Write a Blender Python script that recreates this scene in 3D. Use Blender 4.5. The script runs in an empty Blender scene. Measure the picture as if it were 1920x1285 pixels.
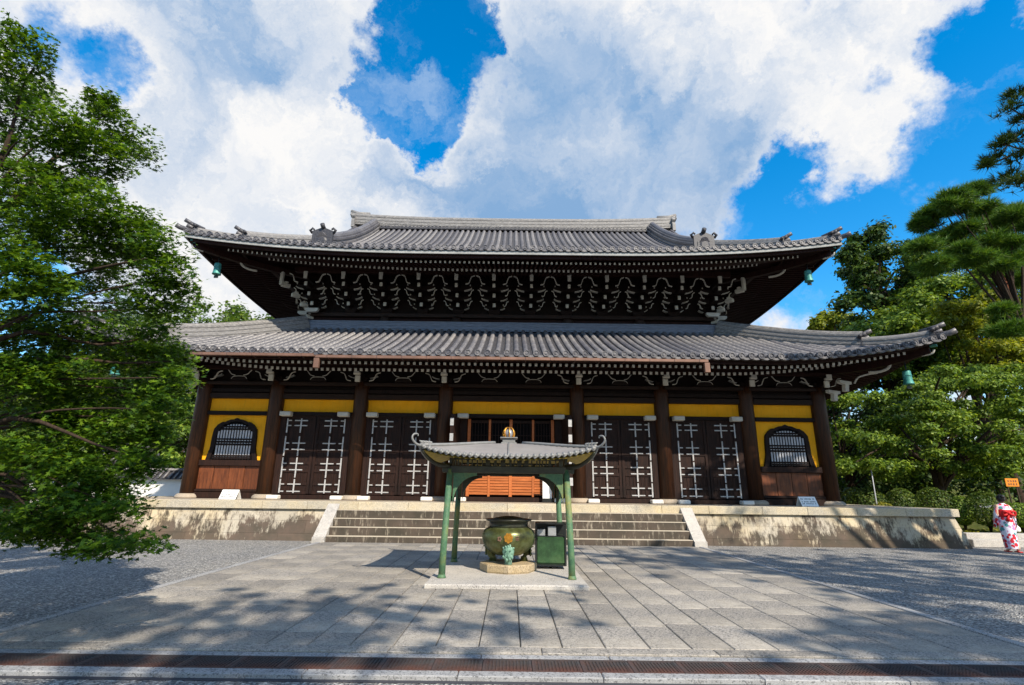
import bpy, bmesh, math, random
import numpy as np
from mathutils import Vector, Matrix
R = math.radians
rng = np.random.default_rng(7)
random.seed(7)
sc = bpy.context.scene
col = sc.collection

# ------------------------------------------------------------------ camera
PITCH, ROLL, EYE, FPX = R(15.7), R(0.7), 1.65, 977.0
cam_d = bpy.data.cameras.new('camera'); cam = bpy.data.objects.new('camera', cam_d); col.objects.link(cam)
cam_d.sensor_width = 36.0; cam_d.lens = FPX / 1920 * 36.0
cam_d.clip_start = 0.05; cam_d.clip_end = 3000
cam.matrix_world = Matrix.Translation((0, 0, EYE)) @ Matrix.Rotation(R(90) + PITCH, 4, 'X') @ Matrix.Rotation(ROLL, 4, 'Z')
sc.camera = cam
_fw = np.array([0, math.cos(PITCH), math.sin(PITCH)]); _u0 = np.array([0, -math.sin(PITCH), math.cos(PITCH)]); _r0 = np.array([1., 0, 0])
_rt = _r0*math.cos(ROLL) + _u0*math.sin(ROLL); _up = -_r0*math.sin(ROLL) + _u0*math.cos(ROLL)
def ray(px, py):
    return _fw*FPX + _rt*(px-960) + _up*(642.5-py)
def at(px, py, Y):                       # the point of the place that lies Y metres ahead in that direction
    v = ray(px, py); return np.array([0, 0, EYE]) + v*(Y/v[1])

# ------------------------------------------------------------------ sun, sky, exposure
SUN_EL, SUN_AZ = R(40.5), R(32)          # sun behind the camera, 32 degrees to the right
S = Vector((math.sin(SUN_AZ)*math.cos(SUN_EL), -math.cos(SUN_AZ)*math.cos(SUN_EL), math.sin(SUN_EL)))
sun_d = bpy.data.lights.new('sun', 'SUN'); sun = bpy.data.objects.new('sun', sun_d); col.objects.link(sun)
sun_d.energy = 5.0; sun_d.angle = R(0.53); sun_d.color = (1.0, 0.90, 0.75)
sun.rotation_euler = (-S).to_track_quat('-Z', 'Y').to_euler(); sun.location = (20, -20, 40)
sc.view_settings.view_transform = 'Standard'; sc.view_settings.look = 'None'
sc.view_settings.exposure = 0.5; sc.view_settings.gamma = 1.0; sc.view_settings.use_curve_mapping = False

w = bpy.data.worlds.new('World'); sc.world = w; w.use_nodes = True
NT = w.node_tree; NT.nodes.clear()
def wn(t, **k):
    n = NT.nodes.new(t)
    for a, b in k.items(): setattr(n, a, b)
    return n
def wl(a, b): NT.links.new(a, b)
def wmath(op, a, b=None, c=None, clamp=False):
    n = wn('ShaderNodeMath', operation=op, use_clamp=clamp)
    for i, v in enumerate((a, b, c)):
        if v is None: continue
        if hasattr(v, 'is_linked'): wl(v, n.inputs[i])
        else: n.inputs[i].default_value = v
    return n.outputs[0]
tc = wn('ShaderNodeTexCoord'); DIR = tc.outputs['Generated']
sky = wn('ShaderNodeTexSky', sky_type='NISHITA'); sky.sun_disc = False
sky.sun_elevation = SUN_EL; sky.sun_rotation = math.atan2(S.x, S.y)
sky.altitude = 100; sky.air_density = 1.0; sky.dust_density = 0.3; sky.ozone_density = 2.5
hs = wn('ShaderNodeHueSaturation'); hs.inputs['Hue'].default_value = 0.494; hs.inputs['Saturation'].default_value = 1.45; hs.inputs['Value'].default_value = 2.5; wl(sky.outputs[0], hs.inputs['Color'])
def blob_sum(blobs):
    acc = None
    for px, py, rp, wt in blobs:
        v = ray(px, py); v = v/np.linalg.norm(v)
        d = wn('ShaderNodeVectorMath', operation='DOT_PRODUCT'); wl(DIRW, d.inputs[0]); d.inputs[1].default_value = tuple(v)
        ang = math.atan(rp/FPX)
        m = wn('ShaderNodeMapRange', interpolation_type='SMOOTHSTEP'); wl(d.outputs['Value'], m.inputs[0])
        m.inputs[1].default_value = math.cos(ang); m.inputs[2].default_value = 1.0; m.inputs[3].default_value = 0; m.inputs[4].default_value = wt
        acc = m.outputs[0] if acc is None else wmath('ADD', acc, m.outputs[0])
    return acc
def wnoise(scale, det, rough, vec, dist=0.0):
    n = wn('ShaderNodeTexNoise'); n.inputs['Scale'].default_value = scale; n.inputs['Detail'].default_value = det
    n.inputs['Roughness'].default_value = rough; n.inputs['Distortion'].default_value = dist; wl(vec, n.inputs['Vector']); return n
# wind-torn edges: directions are nudged by noise before the cloud masses are looked up
warp = wnoise(5.0, 9, 0.68, DIR)
wsub = wn('ShaderNodeVectorMath', operation='SUBTRACT'); wl(warp.outputs['Color'], wsub.inputs[0]); wsub.inputs[1].default_value = (.5, .5, .5)
wsc = wn('ShaderNodeVectorMath', operation='SCALE'); wl(wsub.outputs[0], wsc.inputs[0]); wsc.inputs['Scale'].default_value = 0.24
wad = wn('ShaderNodeVectorMath', operation='ADD'); wl(DIR, wad.inputs[0]); wl(wsc.outputs[0], wad.inputs[1])
wno = wn('ShaderNodeVectorMath', operation='NORMALIZE'); wl(wad.outputs[0], wno.inputs[0]); DIRW = wno.outputs[0]
masses = [(520, 330, 330, .75), (330, 60, 330, .6), (640, 40, 190, .5), (250, 250, 260, .5), (820, 380, 190, .6), (560, 200, 230, .35),
          (1250, 120, 360, .9), (1080, 300, 290, .7), (1560, 150, 210, .5), (1700, 110, 170, .5), (1000, 30, 120, .35), (1570, 270, 100, .6), (1500, 300, 60, -.5), (1310, 330, 160, .3),
          (460, 560, 170, .5), (1480, 600, 90, .4), (1900, 40, 140, .35), (780, 100, 28, .5), (1480, 430, 90, .3), (1330, 390, 70, .3),
          (830, 50, 110, -1.3), (730, 150, 115, -1.2), (690, 205, 80, -.9), (790, 225, 100, -1.2), (830, 300, 45, -.5), (925, 70, 60, -.5), (905, 150, 60, -.5),
          (285, 105, 80, -.8), (140, 95, 85, -.7), (1700, 360, 270, -.36), (1830, 70, 70, -.8), (1820, 250, 180, -.25), (1420, 380, 90, -.35), (1600, 170, 75, -.6), (1520, 20, 50, -.5), (1460, 300, 70, -.5), (1450, 520, 120, -.4)]
big = wnoise(3.2, 8, 0.62, DIR, 0.15)
fine = wnoise(13.0, 6, 0.65, DIR, 0.1)
cov = wmath('ADD', blob_sum(masses), wmath('MULTIPLY', wmath('SUBTRACT', big.outputs['Fac'], 0.47), 3.0))
cov = wmath('ADD', cov, wmath('MULTIPLY', wmath('SUBTRACT', fine.outputs['Fac'], 0.5), 1.5))
cmask = wn('ShaderNodeMapRange', interpolation_type='SMOOTHSTEP'); wl(cov, cmask.inputs[0]); cmask.inputs[1].default_value = -0.15; cmask.inputs[2].default_value = 0.6
# thick bellies of the clouds are blue-grey, rims white
thick = wn('ShaderNodeMapRange', interpolation_type='SMOOTHSTEP'); wl(cov, thick.inputs[0]); thick.inputs[1].default_value = 0.40; thick.inputs[2].default_value = 1.25
shn = wnoise(4.2, 9, 0.66, wad.outputs[0], 0.5)
shade = wmath('MULTIPLY', thick.outputs[0], wmath('MULTIPLY', wmath('SUBTRACT', shn.outputs['Fac'], 0.42), 3.4, clamp=True), clamp=True)
shade = wmath('ADD', shade, blob_sum([(1090, 330, 360, 1.15), (1250, 220, 260, .35), (900, 290, 90, -.5), (1300, 40, 190, -.9), (560, 290, 150, -.7), (1650, 170, 130, -.4), (400, 90, 150, .3), (560, 90, 150, .35)]), clamp=True)
brk = wnoise(3.4, 10, 0.62, wad.outputs[0], 0.8)
shade = wmath('MULTIPLY', shade, wmath('ADD', 0.34, wmath('MULTIPLY', wmath('SUBTRACT', brk.outputs['Fac'], 0.27), 1.9, clamp=True)), clamp=True)
cc = wn('ShaderNodeMix', data_type='RGBA'); wl(shade, cc.inputs['Factor'])
billow = wnoise(7.5, 10, 0.66, wad.outputs[0], 0.6)
bm1 = wn('ShaderNodeMapRange'); wl(billow.outputs['Fac'], bm1.inputs[0]); bm1.inputs[1].default_value = .38; bm1.inputs[2].default_value = .6
lit = wn('ShaderNodeMix', data_type='RGBA'); wl(bm1.outputs[0], lit.inputs['Factor']); lit.inputs['A'].default_value = (7.0, 7.5, 8.3, 1); lit.inputs['B'].default_value = (9.2, 9.1, 9.0, 1)
wl(lit.outputs['Result'], cc.inputs['A']); cc.inputs['B'].default_value = (2.3, 4.0, 6.5, 1)
wv_ = wn('ShaderNodeMapping'); wl(wad.outputs[0], wv_.inputs[0]); wv_.inputs['Scale'].default_value = (2.2, 1.0, 4.5); wv_.inputs['Rotation'].default_value = (0, .5, 0)
wisp = wnoise(2.3, 8, 0.62, wv_.outputs[0], 0.4)
wm = wn('ShaderNodeMapRange', interpolation_type='SMOOTHSTEP'); wl(wisp.outputs['Fac'], wm.inputs[0]); wm.inputs[1].default_value = .47; wm.inputs[2].default_value = .80; wm.inputs[4].default_value = .5
veil = wn('ShaderNodeMix', data_type='RGBA'); wl(wm.outputs[0], veil.inputs['Factor']); wl(hs.outputs[0], veil.inputs['A']); veil.inputs['B'].default_value = (6.2, 7.4, 8.8, 1)
mx = wn('ShaderNodeMix', data_type='RGBA'); wl(cmask.outputs[0], mx.inputs['Factor']); wl(veil.outputs['Result'], mx.inputs['A']); wl(cc.outputs['Result'], mx.inputs['B'])
bg = wn('ShaderNodeBackground'); bg.inputs['Strength'].default_value = 0.075; wl(mx.outputs['Result'], bg.inputs['Color'])
wo = wn('ShaderNodeOutputWorld'); wl(bg.outputs[0], wo.inputs[0])

# ------------------------------------------------------------------ materials
class MN:
    def __init__(s, name):
        s.m = bpy.data.materials.new(name); s.m.use_nodes = True; s.t = s.m.node_tree; s.t.nodes.clear()
        s.out = s.n('ShaderNodeOutputMaterial'); s.b = s.n('ShaderNodeBsdfPrincipled'); s.l(s.b.outputs[0], s.out.inputs[0])
        s.co = s.n('ShaderNodeTexCoord').outputs['Object']
    def n(s, t, **k):
        x = s.t.nodes.new(t)
        for a, b in k.items(): setattr(x, a, b)
        return x
    def l(s, a, b): s.t.links.new(a, b)
    def scaled(s, v):
        m = s.n('ShaderNodeMapping'); s.l(s.co, m.inputs[0]); m.inputs['Scale'].default_value = v; return m.outputs[0]
    def noise(s, sc_=5, det=4, rough=.6, vec=None):
        x = s.n('ShaderNodeTexNoise'); x.inputs['Scale'].default_value = sc_; x.inputs['Detail'].default_value = det; x.inputs['Roughness'].default_value = rough
        s.l(vec or s.co, x.inputs['Vector']); return x.outputs['Fac']
    def voro(s, sc_=5, vec=None, feature='F1', out='Distance'):
        x = s.n('ShaderNodeTexVoronoi', feature=feature); x.inputs['Scale'].default_value = sc_; s.l(vec or s.co, x.inputs['Vector']); return x.outputs[out]
    def ramp(s, f, stops):
        r = s.n('ShaderNodeValToRGB'); s.l(f, r.inputs[0]); e = r.color_ramp.elements
        while len(e) < len(stops): e.new(0.5)
        for i, (p, c) in enumerate(stops):
            e[i].position = p; e[i].color = (*c, 1) if len(c) == 3 else c
        return r.outputs[0]
    def mix(s, f, a, b, blend='MIX'):
        x = s.n('ShaderNodeMix', data_type='RGBA', blend_type=blend)
        for v, k in ((f, 'Factor'), (a, 'A'), (b, 'B')):
            if hasattr(v, 'is_linked'): s.l(v, x.inputs[k])
            elif k == 'Factor': x.inputs[k].default_value = v
            else: x.inputs[k].default_value = (*v, 1)
        return x.outputs['Result']
    def math(s, op, a, b, clamp=False):
        x = s.n('ShaderNodeMath', operation=op, use_clamp=clamp)
        for i, v in enumerate((a, b)):
            if hasattr(v, 'is_linked'): s.l(v, x.inputs[i])
            else: x.inputs[i].default_value = v
        return x.outputs[0]
    def objrand(s): return s.n('ShaderNodeObjectInfo').outputs['Random']
    def island(s): return s.n('ShaderNodeNewGeometry').outputs['Random Per Island']
    def sep(s):
        x = s.n('ShaderNodeSeparateXYZ'); s.l(s.co, x.inputs[0]); return x.outputs
    def col(s, c):
        if hasattr(c, 'is_linked'): s.l(c, s.b.inputs['Base Color'])
        else: s.b.inputs['Base Color'].default_value = (*c, 1)
        return s
    def rough(s, v, spec=None, metal=None):
        if hasattr(v, 'is_linked'): s.l(v, s.b.inputs['Roughness'])
        else: s.b.inputs['Roughness'].default_value = v
        if spec is not None: s.b.inputs['Specular IOR Level'].default_value = spec
        if metal is not None: s.b.inputs['Metallic'].default_value = metal
        return s
    def bump(s, h, strength=.3, dist=.01):
        x = s.n('ShaderNodeBump'); x.inputs['Strength'].default_value = strength; x.inputs['Distance'].default_value = dist
        s.l(h, x.inputs['Height']); s.l(x.outputs[0], s.b.inputs['Normal']); return s

def wood(name, dark, light, scale=(6, 6, .6), rough=.6, spec=.3, varr=.25):
    k = MN(name); g = k.noise(4, 6, .65, k.scaled(scale)); c = k.ramp(g, [(.3, dark), (.7, light)])
    rnd = k.math('ADD', k.math('MULTIPLY', k.objrand(), varr), 1-varr/2)
    c = k.mix(1.0, c, rnd, 'MULTIPLY'); k.col(c).rough(rough, spec).bump(g, .25, .01); return k.m
M = {}
M['wood_dark'] = wood('dark_timber', (.006, .004, .004), (.020, .011, .009), spec=.15)
M['wood_beam'] = wood('beam_timber', (.009, .006, .005), (.034, .017, .012), (.6, 6, 6), spec=.2)
M['wood_col'] = wood('column_timber', (.009, .005, .0035), (.075, .025, .008), (5, 5, .4), .5, .3)
M['wood_door'] = wood('door_timber', (.006, .0035, .003), (.034, .014, .009), (7, 7, .5), .65, .2)
M['wood_board'] = wood('board_timber', (.05, .014, .005), (.17, .05, .016), (4, 4, .5), .45, .35, .5)
M['wood_orange'] = wood('fresh_timber', (.34, .09, .022), (.55, .17, .05), (.7, 5, 7), .5, .3)
M['wood_soffit'] = wood('soffit_timber', (.011, .005, .004), (.036, .013, .010), spec=.12)
def plain(name, c, rough=.6, spec=.3, metal=0, var=.12, ns=3, bump=.1, bs=30):
    k = MN(name); g = k.noise(ns, 5, .65)
    a = tuple(x*(1-var) for x in c); b = tuple(min(1, x*(1+var)) for x in c)
    k.col(k.ramp(g, [(.3, a), (.7, b)])).rough(rough, spec, metal)
    if bump: k.bump(k.noise(bs, 4), bump, .004)
    return k.m
M['white_paint'] = plain('white_painted_end_grain', (.48, .46, .405), .7, .2, 0, .15)
M['white_stone'] = plain('white_stone', (.70, .67, .62), .8, .2, 0, .1)
k = MN('yellow_plaster'); n = k.noise(1.6, 5, .65); st = k.noise(5, 5, .7, k.scaled((2, 2, .35)))
c = k.ramp(n, [(.3, (.90, .385, .010)), (.7, (.97, .46, .025))]); c = k.mix(k.math('MULTIPLY', k.ramp(st, [(.5, (0, 0, 0)), (.75, (1, 1, 1))]), .35), c, (.46, .22, .03)); k.col(c).rough(.85, .1).bump(k.noise(30, 4), .1, .004); M['plaster'] = k.m
M['white_plaster'] = plain('white_plaster', (.72, .71, .68), .85, .1, 0, .06, 1, .03)
M['black'] = plain('interior_dark', (.006, .006, .007), .9, .05, 0, 0, 2, 0)  # near-black colour stands in for the darkness of unlit rooms
M['strap'] = plain('iron_strap', (.42, .415, .41), .55, .4, .2, .25, 8)
M['slat'] = plain('pale_slat', (.42, .43, .46), .7, .2, 0, .15)
M['eave_board'] = plain('pale_eave_board', (.30, .305, .295), .75, .2, 0, .22, 2)
M['sign_white'] = plain('sign_white', (.82, .82, .80), .5, .3, 0, .02, 3, 0)
M['ink'] = plain('ink', (.05, .05, .06), .6, .2, 0, .05, 3, 0)
def m_tile(name, warm=0.0, scale=1.0):
    k = MN(name); n1 = k.noise(1.1, 5, .6); n2 = k.noise(16, 5, .7)
    c = k.ramp(n2, [(.28, (.030, .029, .034)), (.5, (.092, .089, .098)), (.74, (.25, .24, .245))])
    c = k.mix(k.ramp(n1, [(.40, (0, 0, 0)), (.7, (1, 1, 1))]), c, (.165+warm, .158+warm*.7, .16))
    c = k.mix(.85, c, k.mix(k.objrand(), (.55, .55, .60), (1.30, 1.27, 1.2)), 'MULTIPLY')
    k.col(c).rough(.42, .45).bump(n2, .35, .01); return k.m
M['tile'] = m_tile('grey_clay_tile')
M['tile_warm'] = m_tile('lichened_clay_tile', .04)
k = MN('gap_shaded_pan_tile'); n2 = k.noise(14, 5, .7)
k.col(k.ramp(n2, [(.3, (.018, .018, .022)), (.7, (.075, .072, .080))])).rough(.5, .4).bump(n2, .3, .01); M['pan'] = k.m  # pan darkened: shade in the gaps between tile rows put into its colour
k = MN('ridge_noshi_tile'); n2 = k.noise(7, 6, .75, k.scaled((1, 1, 5))); n3 = k.noise(2.2, 4)
c = k.ramp(n2, [(.32, (.04, .038, .04)), (.49, (.14, .134, .13)), (.66, (.36, .34, .315))])
c = k.mix(k.math('MULTIPLY', k.objrand(), .5), c, (.25, .24, .235)); k.col(c).rough(.55, .35).bump(n2, .4, .01); M['noshi'] = k.m
k = MN('blue_grey_noshi'); n2 = k.noise(6, 6, .75, k.scaled((.5, 1, 7)))
k.col(k.ramp(n2, [(.3, (.07, .08, .11)), (.55, (.17, .19, .24)), (.75, (.32, .33, .37))])).rough(.45, .4).bump(n2, .3, .01); M['noshi_blue'] = k.m
M['copper'] = plain('brown_copper', (.19, .105, .075), .55, .35, .25, .25, 2, .05)
def patina(name, a, b, c_, sc_=2.2, rough=.5, metal=.15):
    k = MN(name); n1 = k.noise(sc_, 5, .65); n2 = k.noise(sc_*9, 4, .6)
    c = k.ramp(n1, [(.3, a), (.5, b), (.68, c_)]); c = k.mix(.35, c, k.ramp(n2, [(.3, (.4, .4, .4)), (.7, (1.3, 1.3, 1.3))]), 'MULTIPLY')
    k.col(c).rough(rough, .4, metal).bump(n2, .15, .005); return k.m
M['patina'] = patina('green_patina', (.03, .11, .065), (.085, .17, .085), (.20, .20, .06), 3.2, .65, 0)
M['patina_bell'] = patina('bell_patina', (.02, .12, .11), (.05, .25, .22), (.12, .38, .33), 5)
M['bronze'] = patina('incense_bronze', (.022, .024, .012), (.085, .095, .03), (.15, .18, .085), 3.2, .34, .4)
M['bronze_dark'] = patina('dark_bronze', (.012, .012, .012), (.03, .03, .022), (.05, .055, .035), 3, .35, .3)  # near-black bronze, also on the shelter beams and rear braces
M['verdigris'] = patina('verdigris', (.07, .17, .12), (.16, .30, .22), (.27, .42, .33), 9, .7, 0)
M['gold'] = plain('gilt', (.55, .25, .035), .35, .5, .7, .2, 12, .1)
M['roof_copper'] = plain('weathered_copper_roof', (.27, .25, .235), .45, .4, .15, .14, 2.5, .1, 9)
M['roof_edge'] = plain('silver_edge', (.20, .20, .195), .5, .4, .1, .2, 9, .1)
M['soffit_gold'] = plain('ochre_soffit', (.46, .34, .07), .6, .3, 0, .25, 5, .05)
M['green_cart'] = patina('green_enamel', (.018, .045, .02), (.035, .085, .035), (.07, .13, .055), 2.2, .22, .1)
M['black_metal'] = plain('black_metal', (.015, .017, .017), .4, .4, .2, .2, 5, 0)
M['grey_metal'] = plain('grey_metal', (.32, .33, .34), .4, .4, .4, .2, 5, 0)
M['rust'] = None
k = MN('rusty_iron'); n1 = k.noise(1.2, 4, .6); n2 = k.noise(40, 4)
c = k.ramp(n1, [(.40, (.055, .05, .05)), (.64, (.10, .042, .03))]); c = k.mix(.5, c, k.ramp(n2, [(.3, (.5, .5, .5)), (.7, (1.4, 1.4, 1.4))]), 'MULTIPLY')
k.col(c).rough(.75, .3).bump(n2, .2, .003); M['rust'] = k.m
M['bark'] = wood('bark', (.02, .014, .010), (.075, .052, .038), (9, 9, 2), .9, .1)
M['bark_red'] = wood('red_pine_bark', (.10, .035, .02), (.26, .10, .055), (7, 7, 2), .9, .1)
M['bark_moss'] = wood('mossy_bark', (.03, .028, .012), (.11, .12, .03), (7, 7, 3), .95, .1)
# granite paving: speckle, each slab its own tone
def granite(name, lo, hi, warm, speck=110, rnd=.75):
    k = MN(name); s1 = k.noise(speck, 2, .5); s2 = k.voro(speck*.55, out='Color'); n = k.noise(.9, 5, .65); n4 = k.noise(5, 4, .7)
    c = k.ramp(s1, [(.36, lo), (.5, tuple((a+b)/2 for a, b in zip(lo, hi))), (.64, hi)])
    sp = k.n('ShaderNodeSeparateColor'); k.l(s2, sp.inputs[0])
    c = k.mix(k.math('MULTIPLY', k.math('GREATER_THAN', sp.outputs[0], .80), .8), c, (.06, .06, .065))
    c = k.mix(k.math('MULTIPLY', k.ramp(n, [(.4, (0, 0, 0)), (.66, (1, 1, 1))]), .55), c, warm)
    c = k.mix(.8, c, k.mix(k.objrand(), (1-rnd*.32,)*3, (1+rnd*.22,)*3), 'MULTIPLY')
    c = k.mix(k.math('MULTIPLY', k.ramp(n4, [(.52, (0, 0, 0)), (.75, (1, 1, 1))]), .35), c, tuple(x*.55 for x in lo))
    k.col(c).rough(.75, .3).bump(s1, .6, .006); return k.m
M['paving'] = granite('granite_paving', (.155, .143, .13), (.38, .355, .32), (.46, .41, .335))
M['kerb'] = granite('pale_granite_kerb', (.22, .22, .225), (.40, .40, .40), (.37, .365, .36), 140, .4)
M['plinth'] = granite('pavilion_granite', (.36, .34, .32), (.54, .51, .47), (.54, .50, .44), 200, .1)
M['base_stone'] = granite('column_base_granite', (.30, .26, .21), (.46, .39, .31), (.42, .34, .25), 240, .2)
M['moss_stone'] = granite('octagon_granite', (.30, .24, .16), (.52, .44, .33), (.45, .30, .10), 160, .2)
# podium stone: cream granite, rain streaks and black algae rising from the foot
k = MN('podium_stone'); n = k.noise(90, 3, .6); big_ = k.noise(.55, 4, .6); st = k.noise(3.4, 6, .72, k.scaled((2.6, 2.6, .34))); st2 = k.noise(1.3, 4, .6)
sp = k.n('ShaderNodeNewGeometry'); sx = k.n('ShaderNodeSeparateXYZ'); k.l(sp.outputs['Position'], sx.inputs[0])
c = k.ramp(n, [(.3, (.34, .30, .235)), (.7, (.53, .475, .385))]); c = k.mix(k.math('MULTIPLY', k.ramp(big_, [(.45, (0, 0, 0)), (.68, (1, 1, 1))]), .5), c, (.56, .42, .20))
h = k.math('SUBTRACT', 1.25, k.math('MULTIPLY', sx.outputs['Z'], 1.0))     # 1 at the foot, 0 near the coping
f = k.math('ADD', h, k.math('MULTIPLY', k.math('SUBTRACT', st, .5), 2.3)); f = k.math('ADD', f, k.math('MULTIPLY', k.math('SUBTRACT', st2, .5), 3.2))
f = k.math('ADD', f, k.math('MULTIPLY', k.math('SUBTRACT', k.noise(14, 5, .7, k.scaled((2, 2, .3))), .5), 1.4)); f = k.ramp(f, [(.34, (0, 0, 0)), (.86, (1, 1, 1))])
c = k.mix(k.math('MULTIPLY', f, .9), c, k.ramp(k.noise(2.0, 4), [(.35, (.035, .028, .020)), (.65, (.085, .055, .042))]))
c = k.mix(.7, c, k.mix(k.objrand(), (.84,)*3, (1.1,)*3), 'MULTIPLY')
k.col(c).rough(.85, .2).bump(n, .3, .004); M['podium'] = k.m
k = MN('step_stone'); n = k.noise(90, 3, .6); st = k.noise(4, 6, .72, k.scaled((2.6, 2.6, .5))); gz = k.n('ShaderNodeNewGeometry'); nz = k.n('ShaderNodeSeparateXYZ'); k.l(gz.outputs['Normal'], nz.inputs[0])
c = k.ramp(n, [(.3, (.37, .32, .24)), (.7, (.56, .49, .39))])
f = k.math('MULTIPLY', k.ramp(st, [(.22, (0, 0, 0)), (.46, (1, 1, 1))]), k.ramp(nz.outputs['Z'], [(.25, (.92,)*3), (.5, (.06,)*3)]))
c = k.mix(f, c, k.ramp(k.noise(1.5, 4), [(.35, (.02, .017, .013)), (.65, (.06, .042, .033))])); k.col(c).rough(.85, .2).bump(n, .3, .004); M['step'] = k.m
M['coping'] = granite('coping_granite', (.42, .37, .28), (.60, .54, .43), (.58, .45, .24), 240, .35)
# gravel
k = MN('grey_gravel'); v = k.voro(38, out='Color'); vd = k.voro(38); n = k.noise(.7, 5, .65); v2 = k.voro(90, out='Color')
sp = k.n('ShaderNodeSeparateColor'); k.l(v, sp.inputs[0]); sp2 = k.n('ShaderNodeSeparateColor'); k.l(v2, sp2.inputs[0])
c = k.ramp(sp.outputs[0], [(.0, (.022, .021, .020)), (.4, (.152, .146, .138)), (.75, (.36, .343, .312)), (1., (.72, .69, .62))])
c = k.mix(.35, c, k.ramp(sp2.outputs[0], [(0, (.1, .1, .11)), (1, (.62, .61, .6))]))
c = k.mix(.6, c, k.ramp(n, [(.3, (.78, .8, .84)), (.7, (1.1, 1.08, 1.04))]), 'MULTIPLY')
k.col(c).rough(.9, .15).bump(vd, 1.0, .035); M['gravel'] = k.m
k = MN('soil_moss'); n = k.noise(2.5, 6, .7); k.col(k.ramp(n, [(.3, (.03, .028, .012)), (.5, (.06, .075, .015)), (.7, (.14, .12, .05))])).rough(.95, .1).bump(k.noise(25, 4), .6, .03); M['soil'] = k.m
# leaves: diffuse + translucent, each leaf its own green
def leafmat(name, a, b, c_, trans=.42):
    k = MN(name); c = k.ramp(k.island(), [(.0, a), (.55, b), (1., c_)]); n = k.noise(.8, 3)
    c = k.mix(.7, c, k.ramp(n, [(.35, (.62, .68, .7)), (.65, (1.25, 1.2, 1.05))]), 'MULTIPLY')
    k.col(c).rough(.5, .25)
    tr = k.n('ShaderNodeBsdfTranslucent'); tcol = k.mix(1.0, c, (1.35, 1.25, .5), 'MULTIPLY'); k.l(tcol, tr.inputs[0])
    ms = k.n('ShaderNodeMixShader'); ms.inputs[0].default_value = trans; k.l(k.b.outputs[0], ms.inputs[1]); k.l(tr.outputs[0], ms.inputs[2]); k.l(ms.outputs[0], k.out.inputs[0])
    return k.m
M['maple'] = leafmat('maple_leaf', (.018, .055, .006), (.062, .14, .009), (.17, .28, .018), .42)
M['cherry'] = leafmat('broadleaf', (.045, .10, .014), (.13, .215, .024), (.30, .40, .06), .38)
M['yellowgreen'] = leafmat('yellow_green_leaf', (.09, .13, .012), (.19, .23, .018), (.33, .34, .035), .45)
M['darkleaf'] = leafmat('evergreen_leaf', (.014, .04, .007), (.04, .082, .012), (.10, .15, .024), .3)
M['pine'] = leafmat('pine_needle', (.03, .085, .012), (.075, .165, .02), (.16, .25, .03), .35)
M['azalea'] = leafmat('azalea_leaf', (.03, .06, .012), (.065, .115, .016), (.16, .20, .03), .3)
M['moss'] = leafmat('moss_tuft', (.10, .12, .01), (.18, .18, .015), (.28, .25, .03), .2)
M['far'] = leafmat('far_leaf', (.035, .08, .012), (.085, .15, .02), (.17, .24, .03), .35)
# clothing
k = MN('flower_kimono'); v = k.voro(11, out='Color'); vd = k.voro(11); sp = k.n('ShaderNodeSeparateColor'); k.l(v, sp.inputs[0])
fl = k.ramp(sp.outputs[0], [(0, (.62, .03, .05)), (.38, (.62, .03, .05)), (.40, (.55, .30, .50)), (.62, (.5, .25, .5)), (.64, (.08, .28, .30)), (.78, (.08, .28, .3)), (.8, (.75, .72, .80))])
fl.node.color_ramp.interpolation = 'CONSTANT'
c = k.mix(k.math('LESS_THAN', vd, .56), (.74, .70, .80), fl); k.col(c).rough(.8, .15); M['kimono'] = k.m
M['obi'] = plain('red_obi', (.55, .012, .015), .6, .3, 0, .2, 20, .1)
M['skin'] = plain('skin', (.62, .38, .27), .5, .3, 0, .03, 3, 0)
M['hair'] = plain('black_hair', (.010, .008, .008), .35, .4, 0, .2, 40, .2, 90)
M['orange_sign'] = plain('orange_sign', (.72, .24, .02), .5, .3, 0, .08, 3, 0)

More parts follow.
